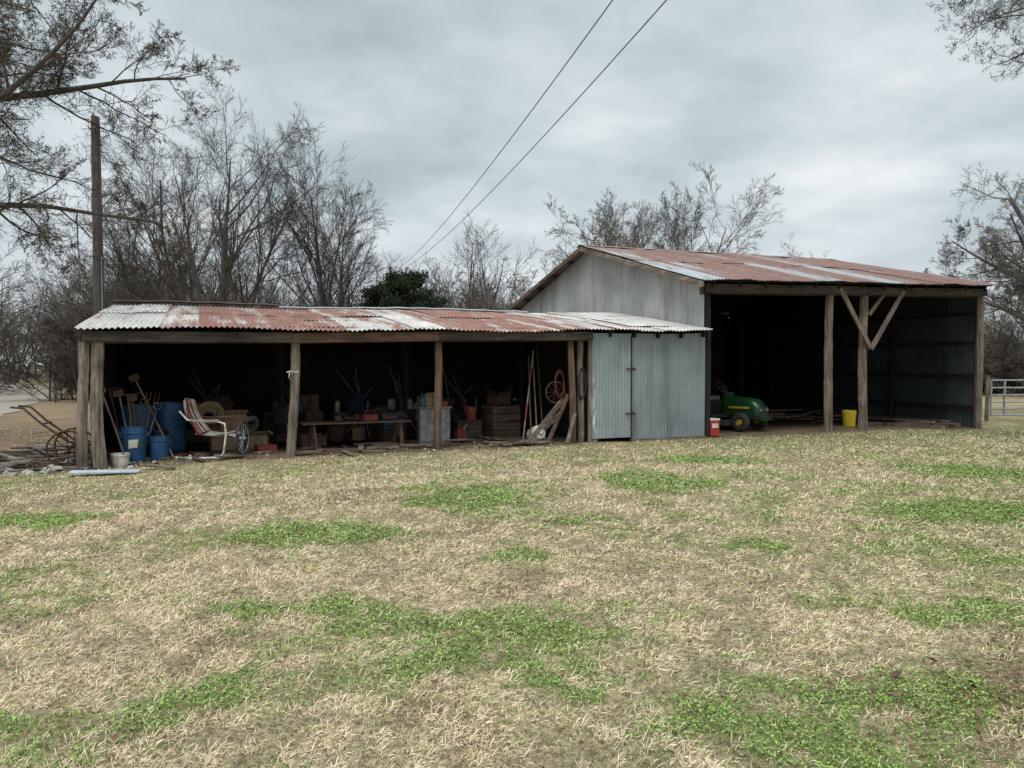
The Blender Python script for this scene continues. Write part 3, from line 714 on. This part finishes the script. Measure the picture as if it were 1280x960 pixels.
for i in range(4): mb.tube([(.09*math.cos(t),.012*i,.3*math.sin(t)-.02*i) for t in [2*math.pi*k/20 for k in range(20)]],.009,black,6,closed=True)
put(mb,'coiled_cable',-3.15,-.13,dz=1.25)
mb=MB(); mb.tube([(-.10,-.11,0),(-.03,-.14,.02),(.05,-.13,-.01),(.1,-.09,.02)],.012,whitep,8); mb.tube([(-.05,-.13,0),(-.07,-.14,-.08),(-.04,-.13,-.13)],[.012,.009,.005],whitep,7)
put(mb,'tied_rope',-8.87,0,dz=1.48)
def pile(name,n,fu,mats,seed,L=(.3,.9),W_=(.04,.14)):
    q=random.Random(seed); mb=MB()
    for i in range(n):
        u,v,z=fu(q); p=B(u,v); p.z=float(gz(p.x,p.y))+z; a=q.uniform(-.5,.5)+ANG+(1.57 if q.random()<.2 else 0); l=q.uniform(*L)
        d=Vector((math.cos(a),math.sin(a),q.uniform(-.06,.06)))*l/2; mb.beam(p-d,p+d,q.uniform(*W_),q.uniform(.015,.035),q.choice(mats))
    return mb.make(name,bevel=.002)
pile('scrap_lumber',46,lambda q:(q.uniform(-8.6,-3.5),q.uniform(-.15,1.3),q.uniform(.02,.07)),[wood_x,woodb_x,woodb_x,wood_x],5)
pile('scrap_lumber',22,lambda q:(q.uniform(-11.6,-9.2),q.uniform(-.1,.9),q.uniform(.02,.05)),[wood_x,woodb_x],6,L=(.15,.5))
pile('scrap_lumber',34,lambda q:(q.uniform(2.9,6.3),q.uniform(2.0,5.0),q.uniform(.02,.25)),[woodb_x,wood_x,woodb_x],8,L=(.6,1.8))
mb=MB(); q=random.Random(4)
for i in range(12):
    u=8.2+q.uniform(-.45,.4); z=.03+.06*(i//4)
    a=B(u,.4+q.uniform(-.3,.5),z-.1); b_=B(u+q.uniform(-.3,.2),4.4+q.uniform(-.8,.8),z-.1); mb.beam(a,b_,.16,.05,q.choice([wood_y,woodb_y,woodb_y]))
a=B(6.2,1.2,-.02); b_=B(8.7,.3,-.04); mb.beam(a,b_,.2,.12,woodb_x); a=B(6.6,.9,-.0); b_=B(8.5,.9,.0); mb.beam(a,b_,.12,.08,wdk_x)
mb.make('stacked_lumber',bevel=.004)
mb=MB(); q=random.Random(9)
for i in range(190):
    u=q.choice([q.uniform(-11.8,-9),q.uniform(-8.6,-3),q.uniform(-12.2,-11)]); v=q.uniform(-.35,.8); s=q.uniform(.015,.05); p=B(u,v); mb.box((p.x,p.y,float(gz(p.x,p.y))+s*.3),(s*1.4,s,s*.7),q.choice([stone,wood_x,iron,stone,cardb,whitep,navy]),(q.random(),q.random(),q.random()*6),.7)
mb.make('small_rubbish',bevel=.003)
q=random.Random(5)
for k,(u0,v0) in enumerate(((-10.2,3.4),(-8.6,3.0),(-7.2,2.6),(-6.0,2.9),(-4.9,2.7),(-3.7,2.5))):
    mb=MB()
    for i in range(9):
        x=q.uniform(-.55,.55); y=q.uniform(-.35,.3); w=q.uniform(.12,.4); h=q.uniform(.12,.42); z=q.choice([0,0,.35,.6])
        mb.box((x,y,z+h/2),(w,w*.8,h),q.choice([wdk_x,cardb,iron,navy,woodb_x,wd_x]),(q.uniform(-.2,.2),q.uniform(-.3,.3),q.random()))
    mb.box((0,.1,.3),(1.1,.5,.6),wd_x)
    for i in range(4):
        x=q.uniform(-.5,.5); r=q.uniform(.05,.09); mb.lathe((x,-.1,.6),[(0,0),(r,0),(r,.2),(r*.6,.24),(0,.24)],q.choice([iron,navy,iron,greyp]),12)
    for i in range(4): mb.tube([(q.uniform(-.5,.5),-.3,0),(q.uniform(-.3,.3),-.1,.6),(q.uniform(-.5,.5),.2,q.uniform(1.0,1.6))],.018,woodb_z,6)
    put(mb,'junk_heap',u0,v0,bevel=.006)
mb=MB(); mb.box((0,0,.2),(.24,.22,.36),redplast); mb.box((0,0,.39),(.26,.24,.04),whitep); mb.box((0,-.115,.25),(.16,.012,.1),whitep); mb.tube([(-.13,0,.33),(-.14,0,.46),(.14,0,.46),(.13,0,.33)],.01,black,6)
put(mb,'red_cooler',.26,.05,bevel=.012)
put(bucketmb(.175,.42,yellow),'yellow_bucket',5.45,1.0)
# ================= MOWER =================
mb=MB()
def tyre(x,y,r,w):
    mb.lathe((x-w/2,y,r),[(r*.5,0),(r*.82,0),(r*.96,w*.12),(r,w*.3),(r,w*.7),(r*.96,w*.88),(r*.82,w),(r*.5,w),(r*.45,w*.8),(0,w*.75)],black,28,(0,math.pi/2,0))
    for sx_ in (-1,1): mb.lathe((x+sx_*(w/2+.002),y,r),[(0,-.02*sx_),(r*.2,.0),(r*.36,-.03*sx_),(r*.4,.0)],yel2,20,(0,math.pi/2,0))
tyre(-.38,-.55,.2,.16);tyre(.38,-.55,.2,.16);tyre(-.40,.55,.27,.24);tyre(.40,.55,.27,.24)
def hood(p,q):
    th=math.pi*p; y=-.88+q*.85; nose=1-.45*(max(0,.25-q)/.25)**2
    s=lambda a:math.copysign(abs(a)**.55,a)
    return (s(math.cos(th))*.24*(.92+.08*q)*(.75+.25*nose), y, .34+s(math.sin(th))*(.34+.08*q)*nose)
mb.grid(hood,20,14,green)
mb.box((0,-.86,.42),(.36,.05,.2),black)
for x in (-.13,.13): mb.box((x,-.89,.46),(.08,.03,.05),greyp)
mb.box((0,-.15,.32),(.4,1.5,.1),black); mb.box((0,-.92,.28),(.44,.06,.09),green)
for sx_ in (-1,1): mb.box((sx_*.245,-.42,.5),(.012,.5,.05),yel2)
mb.box((0,.62,.5),(.62,.6,.26),black,taper=.9)
for x in (-.42,.42): mb.grid(lambda p,q:(x+(q-.5)*.26,.55+.34*math.cos(math.pi*p),.36+.26*math.sin(math.pi*p)),12,2,green)
mb.box((0,.05,.3),(.86,.42,.035),black); mb.box((0,0,.17),(1.02,.6,.12),black,taper=.9); mb.box((.56,0,.15),(.2,.3,.04),black,(0,.25,0))
mb.box((0,-.02,.72),(.3,.1,.2),black); mb.tube([(0,.0,.75),(0,.14,.9)],.02,black,8)
mb.tube([(.17*math.cos(t),.15+.10*math.sin(t),.92+.12*math.sin(t)*.9) for t in [2*math.pi*i/24 for i in range(24)]],.014,black,8,closed=True); mb.beam((-.16,.15,.92),(.16,.15,.92),.02,.02,black)
mb.box((0,.55,.68),(.44,.42,.09),greyp); mb.box((0,.78,.93),(.42,.09,.46),greyp,(-.2,0,0))
o=put(mb,'riding_lawn_mower',1.75,1.35,rz=.35,bevel=.012); o.scale=(1.1,1.1,1.12)
# ================= LEFT SIDE THINGS =================
def dp(x,y,dz=0): return Vector((x,y,float(gz(x,y))+dz))
q=random.Random(21); mb=MB()
for i in range(95):
    x=q.uniform(-9.8,-7.2); y=q.uniform(11.2,13.6); a=q.uniform(-.9,.9); l=q.uniform(.3,1.5)
    p=dp(x,y,q.uniform(.02,.28)*max(.2,1-abs(x+8.4)))
    d=Vector((math.cos(a),math.sin(a),q.uniform(-.15,.15)))*l/2
    if q.random()<.5: mb.beam(p-d,p+d,q.uniform(.04,.14),.025,q.choice([wood_x,wood_x,woodb_x]))
    else: mb.tube([p-d,p+Vector((0,0,q.uniform(-.03,.05))),p+d],[.02,.025,.012],q.choice([bark,wood_x]),6)
mb.make('scrap_wood_pile')
mb=MB()
for i in range(60):
    x=q.uniform(-9.3,-6.8); y=q.uniform(10.8,13); s=q.uniform(.04,.14); mb.box(dp(x,y,s*.2),(s*1.3,s,s*.6),stone,(q.random(),q.random(),q.random()*6),.7)
mb.make('concrete_rubble',bevel=.01)
mb=MB(); p=dp(-6.1,11.05,.05); mb.box(p,(.95,.2,.025),simple('pale_blue_sheet',(.42,.5,.56),(.3,.36,.4),.6,5),(.03,.02,.25)); mb.make('metal_strip',bevel=.004)
mb=MB(); p=dp(-5.5,11.5,.05); mb.box(p,(.55,.08,.03),wood_x,(0,.05,-.3)); mb.make('loose_board')
mb=MB()
for y in (-.28,.28):
    r=.3; mb.tube([(r*math.cos(t),y,r+r*math.sin(t)) for t in [2*math.pi*i/28 for i in range(28)]],.018,iron,6,closed=True)
    for i in range(8):
        t=math.pi*i/4; mb.tube([(0,y,r),(r*math.cos(t),y,r+r*math.sin(t))],.009,iron,5)
    mb.tube([(.35,y*.8,.35),(0,y*.8,.42),(-.4,y*.8,.75),(-.62,y*.8,.98),(-.8,y*.8,1.0)],.018,iron,7)
    mb.tube([(.35,y*.8,.35),(.42,y*.8,.1),(.3,y*.8,.02)],.018,iron,7)
mb.tube([(0,-.33,.3),(0,.33,.3)],.018,iron,8)
for x,z in ((.3,.37),(.1,.42),(-.15,.55),(-.35,.72)): mb.beam((x,-.24,z),(x,.24,z),.05,.02,iron)
mb.make('rusty_hand_cart',loc=dp(-7.35,12.3),rz=.35)
# ================= UTILITY POLE & LINES =================
mb=MB(); mb.post((0,0,-.5),(-.03,0,9.3),.16,polem,n=14,K=24,seed=77,wob=.02,taper=.8)
mb.lathe((0,-.17,8.9),[(0,0),(.03,0),(.045,.03),(.03,.06),(0,.06)],steel,12,(math.pi/2,0,0)); mb.tube([(.15,-.1,0),(.14,-.1,5)],.015,steel,6)
mb.make('utility_pole',loc=(-12.8,23,float(gz(-12.8,23))))
def upole(loc):
    mb=MB(); mb.post((0,0,-.5),(0,0,10.6),.14,polem,n=12,seed=5,wob=.02,taper=.75)
    for x in (-.15,.15): mb.lathe((x,0,10.3),[(0,0),(.04,0),(.05,.04),(.03,.08),(.045,.12),(0,.15)],greyp,12)
    return mb.make('utility_pole',loc=loc)
upole((-10.8,66,-.3)); upole((10.6,-20,0))
def cat(a,b_,sag,n=40):
    a=Vector(a);b_=Vector(b_); return [a.lerp(b_,i/n)-Vector((0,0,4*sag*(i/n)*(1-i/n))) for i in range(n+1)]
for o1 in (-.7,.7):
    mb=MB(); mb.tube(cat((-10.8+o1*.2,66,9.6),(10.6+o1,-20,10.4),2.05),.013,wirem,6); mb.make('power_line')
# ================= TREES =================
def grow(seed,stems,specs,rmin=.005,leaf=None,mats=(None,None),name='t'):
    rs=np.random.RandomState(seed); S=stems
    P=np.array([s[0] for s in S],float); Dr=np.array([s[1] for s in S],float); Dr/=np.linalg.norm(Dr,axis=1)[:,None]
    L=np.array([s[2] for s in S],float); Rd=np.array([s[3] for s in S],float)
    V=[];F=[];MI=[];off=0; leafpts=[]
    for li,sp_ in enumerate(specs):
        n=len(P); ns=sp_['seg']; pts=np.zeros((n,ns+1,3)); pts[:,0]=P; d=Dr.copy(); dirs=np.zeros((n,ns+1,3)); dirs[:,0]=d
        for i in range(ns):
            d=d+rs.randn(n,3)*sp_['wob']; d[:,2]+=sp_['up']; d/=np.linalg.norm(d,axis=1)[:,None]
            pts[:,i+1]=pts[:,i]+d*(L/ns)[:,None]; dirs[:,i+1]=d
        t=np.linspace(0,1,ns+1)[None,:]; rad=np.maximum(Rd[:,None]*(1-t*(1-sp_.get('tap',.3))),rmin*.6)
        if li==0: rad[:,0]*=1.35
        k=sp_['k']; T=dirs/np.linalg.norm(dirs,axis=2,keepdims=True)
        ref=np.where(np.abs(T[:,:1,2:3])>.8,np.array([1.,0,0]),np.array([0,0,1.])); A=np.cross(T,np.broadcast_to(ref,T.shape)); A/=np.linalg.norm(A,axis=2,keepdims=True)+1e-9; Bv=np.cross(T,A)
        th=np.arange(k)*2*np.pi/k
        ring=pts[:,:,None,:]+rad[:,:,None,None]*(A[:,:,None,:]*np.cos(th)[None,None,:,None]+Bv[:,:,None,:]*np.sin(th)[None,None,:,None])
        V.append(ring.reshape(-1,3))
        bi=(off+np.arange(n)*(ns+1)*k)[:,None,None]+(np.arange(ns)*k)[None,:,None]; kk=np.arange(k)[None,None,:]; k2=(np.arange(k)+1)[None,None,:]%k
        f=np.stack([bi+kk,bi+k2,bi+k+k2,bi+k+kk],-1).reshape(-1,4); F.append(f); MI.append(np.full(len(f),0 if li<2 else 1)); off+=n*(ns+1)*k
        if li==len(specs)-1: leafpts=pts; break
        nx_=specs[li+1]; nc=nx_['n']; tm=nx_.get('tmin',.25)
        tt=tm+(1-tm)*((np.arange(nc)[None,:]+rs.rand(n,nc))/nc); tt=np.minimum(tt,.999)
        fi=tt*ns; i0=fi.astype(int); fr=(fi-i0)[...,None]; ar=np.arange(n)[:,None]
        cp=pts[ar,i0]*(1-fr)+pts[ar,i0+1]*fr; cd=dirs[ar,i0+1]
        ang=np.radians(nx_['ang']+rs.randn(n,nc)*nx_.get('av',9))
        rf=rs.randn(n,nc,3); a1=np.cross(cd,rf); a1/=np.linalg.norm(a1,axis=2,keepdims=True)+1e-9
        nd=cd*np.cos(ang)[...,None]+a1*np.sin(ang)[...,None]
        cl_=L[:,None]*nx_['ln']*(1.2-.65*tt)*(.7+.55*rs.rand(n,nc)); cr=(Rd[:,None]*(1-tt*(1-sp_.get('tap',.3))))*nx_.get('rr',.6)*(.8+.3*rs.rand(n,nc))
        P=cp.reshape(-1,3);Dr=nd.reshape(-1,3);L=cl_.ravel();Rd=np.maximum(cr.ravel(),rmin)
    V=np.concatenate(V); F=np.concatenate(F); MI=np.concatenate(MI); mats_=[mats[0],mats[1]]
    if leaf:
        cnt,size,lm=leaf; lp=leafpts[:,1:].reshape(-1,3); sel=rs.randint(0,len(lp),cnt); c=lp[sel]+rs.randn(cnt,3)*size*.8
        a=rs.randn(cnt,3);a/=np.linalg.norm(a,axis=1)[:,None]; b_=np.cross(a,rs.randn(cnt,3)); b_/=np.linalg.norm(b_,axis=1)[:,None]
        s=size*(.5+rs.rand(cnt))[:,None]; lv=np.stack([c+a*s,c+b_*s*.5,c-a*s*.8,c-b_*s*.5],1).reshape(-1,3)
        i=len(V)+np.arange(cnt)*4; V=np.concatenate([V,lv]); F=np.concatenate([F,np.stack([i,i+1,i+2,i+3],1)]); MI=np.concatenate([MI,np.full(cnt,2)]); mats_.append(lm)
    return npmesh(name,V,[F],mats_,matidx=MI,smooth=False)
up_specs=lambda n1=13,n2=8,n3=7,n4=6,a1=38: [dict(seg=10,wob=.06,up=.02,k=8,tap=.12),
 dict(n=n1,ln=.55,ang=a1,tmin=.2,seg=7,wob=.10,up=.06,k=6,rr=.5),dict(n=n2,ln=.46,ang=36,tmin=.2,seg=5,wob=.13,up=.05,k=4,rr=.5),
 dict(n=n3,ln=.5,ang=36,tmin=.15,seg=4,wob=.15,up=.04,k=3,rr=.5),dict(n=n4,ln=.5,ang=36,tmin=.15,seg=3,wob=.16,up=.03,k=3,rr=.55)]
me=grow(1,[((0,0,0),(.03,0,1),10.0,.22),((.2,.1,0),(-.24,.1,1),9.0,.16),((.2,.1,0),(.22,.1,1),8.8,.15),((-.2,.1,0),(-.1,-.1,1),9.3,.14)],up_specs(15,8,7,6,36),rmin=.0055,mats=(bark,dtwig)); link('bare_tree',me,loc=(-12.1,30,0))
me=grow(2,[((0,0,0),(.06,0,1),8.4,.17),((0,0,0),(-.14,0,1),7.2,.12),((0,0,0),(.2,0,1),7.0,.11)],up_specs(13,8,6,6,26),rmin=.0055,mats=(bark,dtwig)); link('bare_tree',me,loc=(-7.4,30,0))
me=grow(12,[((0,0,0),(-.06,0,1),7.6,.17),((0,0,0),(.2,0,1),6.4,.12)],up_specs(12,8,6,6,36),rmin=.0055,mats=(bark,dtwig)); link('bare_tree',me,loc=(-16.5,33,0))
me=grow(3,[((0,0,0),(-.50,0,1),8.2,.17),((.2,0,0),(-.22,.1,1),8.8,.17),((.3,0,0),(.12,0,1),8.6,.17),((.3,0,0),(.36,0,1),9.0,.18),((0,.3,0),(-.05,.3,1),8.4,.16)],up_specs(12,8,7,6,30),rmin=.0075,leaf=(20000,.025,leafm),mats=(barkl,twigm)); link('bare_tree',me,loc=(7.4,38,0))
lim=[dict(seg=10,wob=.09,up=.012,k=10,tap=.22),dict(n=15,ln=.36,ang=48,tmin=.18,seg=7,wob=.15,up=.02,k=6,rr=.42),dict(n=8,ln=.5,ang=44,tmin=.2,seg=5,wob=.18,up=.03,k=4,rr=.45),dict(n=8,ln=.45,ang=44,tmin=.12,seg=4,wob=.2,up=.03,k=3,rr=.42),dict(n=7,ln=.5,ang=42,tmin=.1,seg=3,wob=.22,up=.02,k=3,rr=.5)]
me=grow(4,[((0,0,0),(.05,0,1),12,.36),((0,0,4.6),(1,.25,.24),5.6,.09),((.1,0,5.4),(1,-.15,.16),6.2,.10),((.1,0,6.3),(1,.1,.32),6.2,.11),((.2,0,7.4),(1,-.3,.35),5.6,.11),((.2,0,8.2),(1,.3,.5),5.8,.11),((0,0,6),(-1,.2,.5),5.5,.14),((0,0,7),(-.3,-1,.5),5.5,.13),((0,0,7),(.1,1,.6),5.5,.13)],lim,rmin=.004,leaf=(46000,.02,leafm),mats=(bark,dtwig)); link('oak_tree',me,loc=(-12.9,14.5,0))
me=grow(5,[((0,0,0),(-.03,0,1),12.5,.34),((0,0,5.9),(-1,.1,.36),7.4,.13),((0,0,6.8),(-1,-.2,.4),7.0,.12),((0,0,7.6),(-1,.3,.2),7.0,.12),((0,0,6.5),(1,.2,.5),5.5,.13),((0,0,7),(0,-1,.5),5,.13)],lim,rmin=.004,leaf=(26000,.02,leafm),mats=(bark,dtwig)); link('oak_tree',me,loc=(15.1,13.2,-.1))
me=grow(6,[((0,0,0),(.0,0,1),8,.26),((0,0,2.3),(-1,.2,.42),5.0,.10),((0,0,3.2),(-1,-.2,.38),4.8,.10),((0,0,3.9),(-1,.2,.5),4.2,.10),((0,0,3.5),(1,0,.5),4,.1),((0,0,3.5),(0,1,.5),4,.1)],lim,rmin=.005,leaf=(5000,.022,leafm),mats=(barkl,twigm)); link('oak_tree',me,loc=(18.8,24.8,-.1))
for x,y,s,h in ((22,60,7,10.5),(24.6,62,8,9.6),(-3.0,34,9,6.2),(-.2,36,10,5.8),(1.6,37,11,6.4)):
    me=grow(s,[((0,0,0),(.02,0,1),h*.85,.12),((0,0,0),(.2,.1,1),h*.6,.08)],up_specs(10,6,6,4,30),rmin=.008,mats=(barkl,twigm)); link('bare_tree',me,loc=(x,y,0))
th=[dict(seg=7,wob=.08,up=.03,k=4,tap=.3),dict(n=8,ln=.5,ang=36,tmin=.2,seg=4,wob=.14,up=.05,k=3,rr=.5),dict(n=6,ln=.5,ang=38,tmin=.15,seg=3,wob=.16,up=.05,k=3,rr=.55),dict(n=6,ln=.5,ang=38,tmin=.1,seg=2,wob=.18,up=.03,k=3,rr=.6)]
var=[]
for i in range(5):
    rs_=random.Random(40+i); st=[((rs_.uniform(-.6,.6),rs_.uniform(-.6,.6),0),(rs_.uniform(-.35,.35),rs_.uniform(-.35,.35),1),rs_.uniform(5,7.6),.07) for _ in range(6)]
    var.append(grow(50+i,st,th,rmin=.010,mats=(brushm,brushm),name='thicket_mesh'))
bush=[]
for i in range(3):
    rs_=random.Random(60+i); st=[((rs_.uniform(-1.2,1.2),rs_.uniform(-.8,.8),0),(rs_.uniform(-.6,.6),rs_.uniform(-.6,.6),1),rs_.uniform(1.4,2.8),.025) for _ in range(18)]
    bush.append(grow(70+i,st,th,rmin=.009,mats=(brushm,brushm),name='brush_mesh'))
tl=empty('distant_treeline'); q=random.Random(8)
def road_clear(x,y):
    for i in range(len(cl)-1):
        (x0,y0),(x1,y1)=cl[i],cl[i+1]; t=max(0,min(1,((x-x0)*(x1-x0)+(y-y0)*(y1-y0))/((x1-x0)**2+(y1-y0)**2)))
        if math.hypot(x0+t*(x1-x0)-.9-x,y0+t*(y1-y0)-y)<3.0: return False
    return True
for i in range(150):
    a=q.uniform(-.98,.95); d=q.uniform(40,72); x=a*d; y=d
    s=q.uniform(.7,1.2)
    if a<-.5: s*=1.15
    if .0<a<.62: s*=.66
    if a>.6: s*=.85
    if not road_clear(x,y): continue
    if a>.62 and d<50: continue
    link('tree',var[i%5],tl,(x,y,-.1),rot=(0,0,q.uniform(0,6.3)),scale=(s,s,s*q.uniform(.85,1.1)))
for i in range(46):
    t=q.random(); x=-52+34*t+q.uniform(-2,2); y=44+q.uniform(-5,9)
    if not road_clear(x,y): continue
    s=q.uniform(.8,1.15); link('tree',var[i%5],tl,(x,y,-.1),rot=(0,0,q.uniform(0,6.3)),scale=(s,s,s))
for i in range(50):
    a=q.uniform(-.95,.95); d=q.uniform(76,95); s=q.uniform(1.0,1.5)*(.75 if a>0 else 1); link('tree',var[i%5],tl,(a*d,d,-.1),rot=(0,0,q.uniform(0,6.3)),scale=(s*1.3,s*1.3,s*.8))
br=empty('underbrush')
for i in range(240):
    a=q.uniform(-1.0,.95); d=q.uniform(33,56) if a<-.35 else q.uniform(40,56); x=a*d
    if not road_clear(x,d): continue
    s=q.uniform(.8,1.6); link('bush',bush[i%3],br,(x,d,-.05),rot=(0,0,q.uniform(0,6.3)),scale=(s*1.2,s*1.2,s*.8))
def cedar(H,Rr,seed):
    rs=np.random.RandomState(seed)
    n=30000; nb=80
    ba=rs.rand(nb)*6.283; bh=.08+.88*rs.rand(nb); bl=Rr*(1-bh)**.5*(.5+.8*rs.rand(nb))
    bi=rs.randint(0,nb,n); t=rs.rand(n)**.6
    r=bl[bi]*t; z=H*(bh[bi]+.16*t*(1-bh[bi])*.9)
    c=np.stack([r*np.cos(ba[bi]),r*np.sin(ba[bi]),z],1)+rs.randn(n,3)*np.array([.17,.17,.14])*(1.1-.4*t)[:,None]
    a=rs.randn(n,3); a[:,2]+=.8; a/=np.linalg.norm(a,axis=1)[:,None]; b_=np.cross(a,rs.randn(n,3)); b_/=np.linalg.norm(b_,axis=1)[:,None]
    s=(.04+.05*rs.rand(n))[:,None]; V=np.stack([c+a*s,c+b_*s*.35,c-a*s,c-b_*s*.35],1).reshape(-1,3); i=np.arange(n)*4
    m=MB(); m.post((0,0,-.2),(0,0,H*.95),.12,bark,seed=1,taper=.15)
    for k in range(nb): 
        z0=H*bh[k]; m.tube([(0,0,z0),(bl[k]*.9*math.cos(ba[k]),bl[k]*.9*math.sin(ba[k]),z0+H*.14*(1-bh[k]))],[.02,.006],bark,4)
    e=empty('cedar_tree'); m.make('trunk',e)
    link('foliage',npmesh('foliage',V,[np.stack([i,i+1,i+2,i+3],1)],[cedm]),e)
    return e
e=cedar(5.3,2.5,3); e.location=(-4.1,28.5,0)
e=cedar(4.8,2.0,4); e.location=(-5.1,29.5,0)
# ================= GATE =================
mb=MB(); L=3.7
for z in (.18,.38,.58,.8,1.02,1.25): mb.tube([(0,0,z),(L,0,z)],.025,steel,8)
for x in (0,L): mb.tube([(x,0,.18),(x,0,1.25)],.028,steel,8)
for x in (.45,1.85,2.8): mb.box((x,-.0,.715),(.045,.056,1.06),steel)
mb.make('farm_gate',loc=(14.65,22.6,-.12),rz=.12)
for i,(x,y) in enumerate(((14.5,22.55),(18.55,23.1))):
    mb=MB(); mb.post((0,0,-.3),(0,0,1.4),.06,wood_z,seed=90+i); mb.make('gate_post',loc=(x,y,-.12))
mb=MB()
for i in range(8):
    x=18.9+i*3; mb.tube([(x,23.1+i*.3,-.3),(x,23.1+i*.3,1.3)],.03,iron,6)
for z in (.4,.7,1.0,1.25): mb.tube([(18.9,23.1,z-.12),(39.9,25.2,z-.12)],.005,iron,5)
mb.make('wire_fence')
# ================= WORLD =================
w=bpy.data.worlds.new('World'); scene.world=w; w.use_nodes=True; nt=w.node_tree; nt.nodes.clear()
out=N(nt,'ShaderNodeOutputWorld'); sky=N(nt,'ShaderNodeTexSky',sky_type='NISHITA'); sky.sun_disc=False; sky.sun_elevation=math.radians(58); sky.sun_rotation=math.radians(200)
bg1=N(nt,'ShaderNodeBackground'); bg1.inputs[1].default_value=.09; nt.links.new(sky.outputs[0],bg1.inputs[0])
tc=N(nt,'ShaderNodeTexCoord'); sx=N(nt,'ShaderNodeSeparateXYZ'); nt.links.new(tc.outputs['Generated'],sx.inputs[0])
zc=mathn(nt,'ADD',mathn(nt,'MAXIMUM',sx.outputs[2],0.0),.20)
cb=N(nt,'ShaderNodeCombineXYZ'); nt.links.new(mathn(nt,'DIVIDE',sx.outputs[0],zc),cb.inputs[0]); nt.links.new(mathn(nt,'DIVIDE',sx.outputs[1],zc),cb.inputs[1])
n1=noise(nt,cb.outputs[0],1.5,6,.55); n2=noise(nt,cb.outputs[0],.5,2,.5)
f=mathn(nt,'ADD',mathn(nt,'MULTIPLY',n1,.6),mathn(nt,'MULTIPLY',n2,.4))
cc=ramp(nt,f,[(.37,(.41,.49,.53)),(.46,(.54,.63,.67)),(.54,(.69,.77,.80)),(.63,(.90,.94,.95))])
hz=N(nt,'ShaderNodeMapRange',interpolation_type='SMOOTHSTEP'); hz.inputs[1].default_value=.0; hz.inputs[2].default_value=.24; hz.inputs[3].default_value=.75; hz.inputs[4].default_value=0
nt.links.new(sx.outputs[2],hz.inputs[0])
m1=N(nt,'ShaderNodeMix',data_type='RGBA'); nt.links.new(hz.outputs[0],m1.inputs[0]); nt.links.new(cc,m1.inputs[6]); m1.inputs[7].default_value=(.83,.86,.90,1)
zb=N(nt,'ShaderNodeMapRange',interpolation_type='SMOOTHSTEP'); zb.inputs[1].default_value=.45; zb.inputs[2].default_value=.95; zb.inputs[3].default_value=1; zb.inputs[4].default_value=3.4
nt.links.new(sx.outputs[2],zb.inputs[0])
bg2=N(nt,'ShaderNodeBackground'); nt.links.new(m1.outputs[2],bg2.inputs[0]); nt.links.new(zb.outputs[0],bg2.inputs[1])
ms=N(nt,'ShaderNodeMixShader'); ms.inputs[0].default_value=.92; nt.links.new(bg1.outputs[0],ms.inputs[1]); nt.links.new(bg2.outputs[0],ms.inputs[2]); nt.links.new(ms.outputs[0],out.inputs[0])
sl=bpy.data.lights.new('sun','SUN'); sl.energy=1.5; sl.angle=math.radians(20); sl.color=(1,.97,.92)
so=bpy.data.objects.new('sun',sl); scene.collection.objects.link(so)
el,azz=math.radians(58),math.radians(200)
dirv=Vector((math.sin(azz)*math.cos(el),math.cos(azz)*math.cos(el),math.sin(el))); so.rotation_euler=dirv.to_track_quat('Z','Y').to_euler(); so.location=(0,0,30)
scene.view_settings.view_transform='Standard'; scene.view_settings.look='None'; scene.view_settings.exposure=0
# ================= CAMERA =================
cd=bpy.data.cameras.new('camera'); cd.lens=26; cd.sensor_width=36; cd.clip_end=2000; cd.clip_start=.05
co=bpy.data.objects.new('camera',cd); scene.collection.objects.link(co); co.location=(0,0,1.62+float(gz(0,2))); co.rotation_euler=(math.radians(90-1.55),0,0)
scene.camera=co
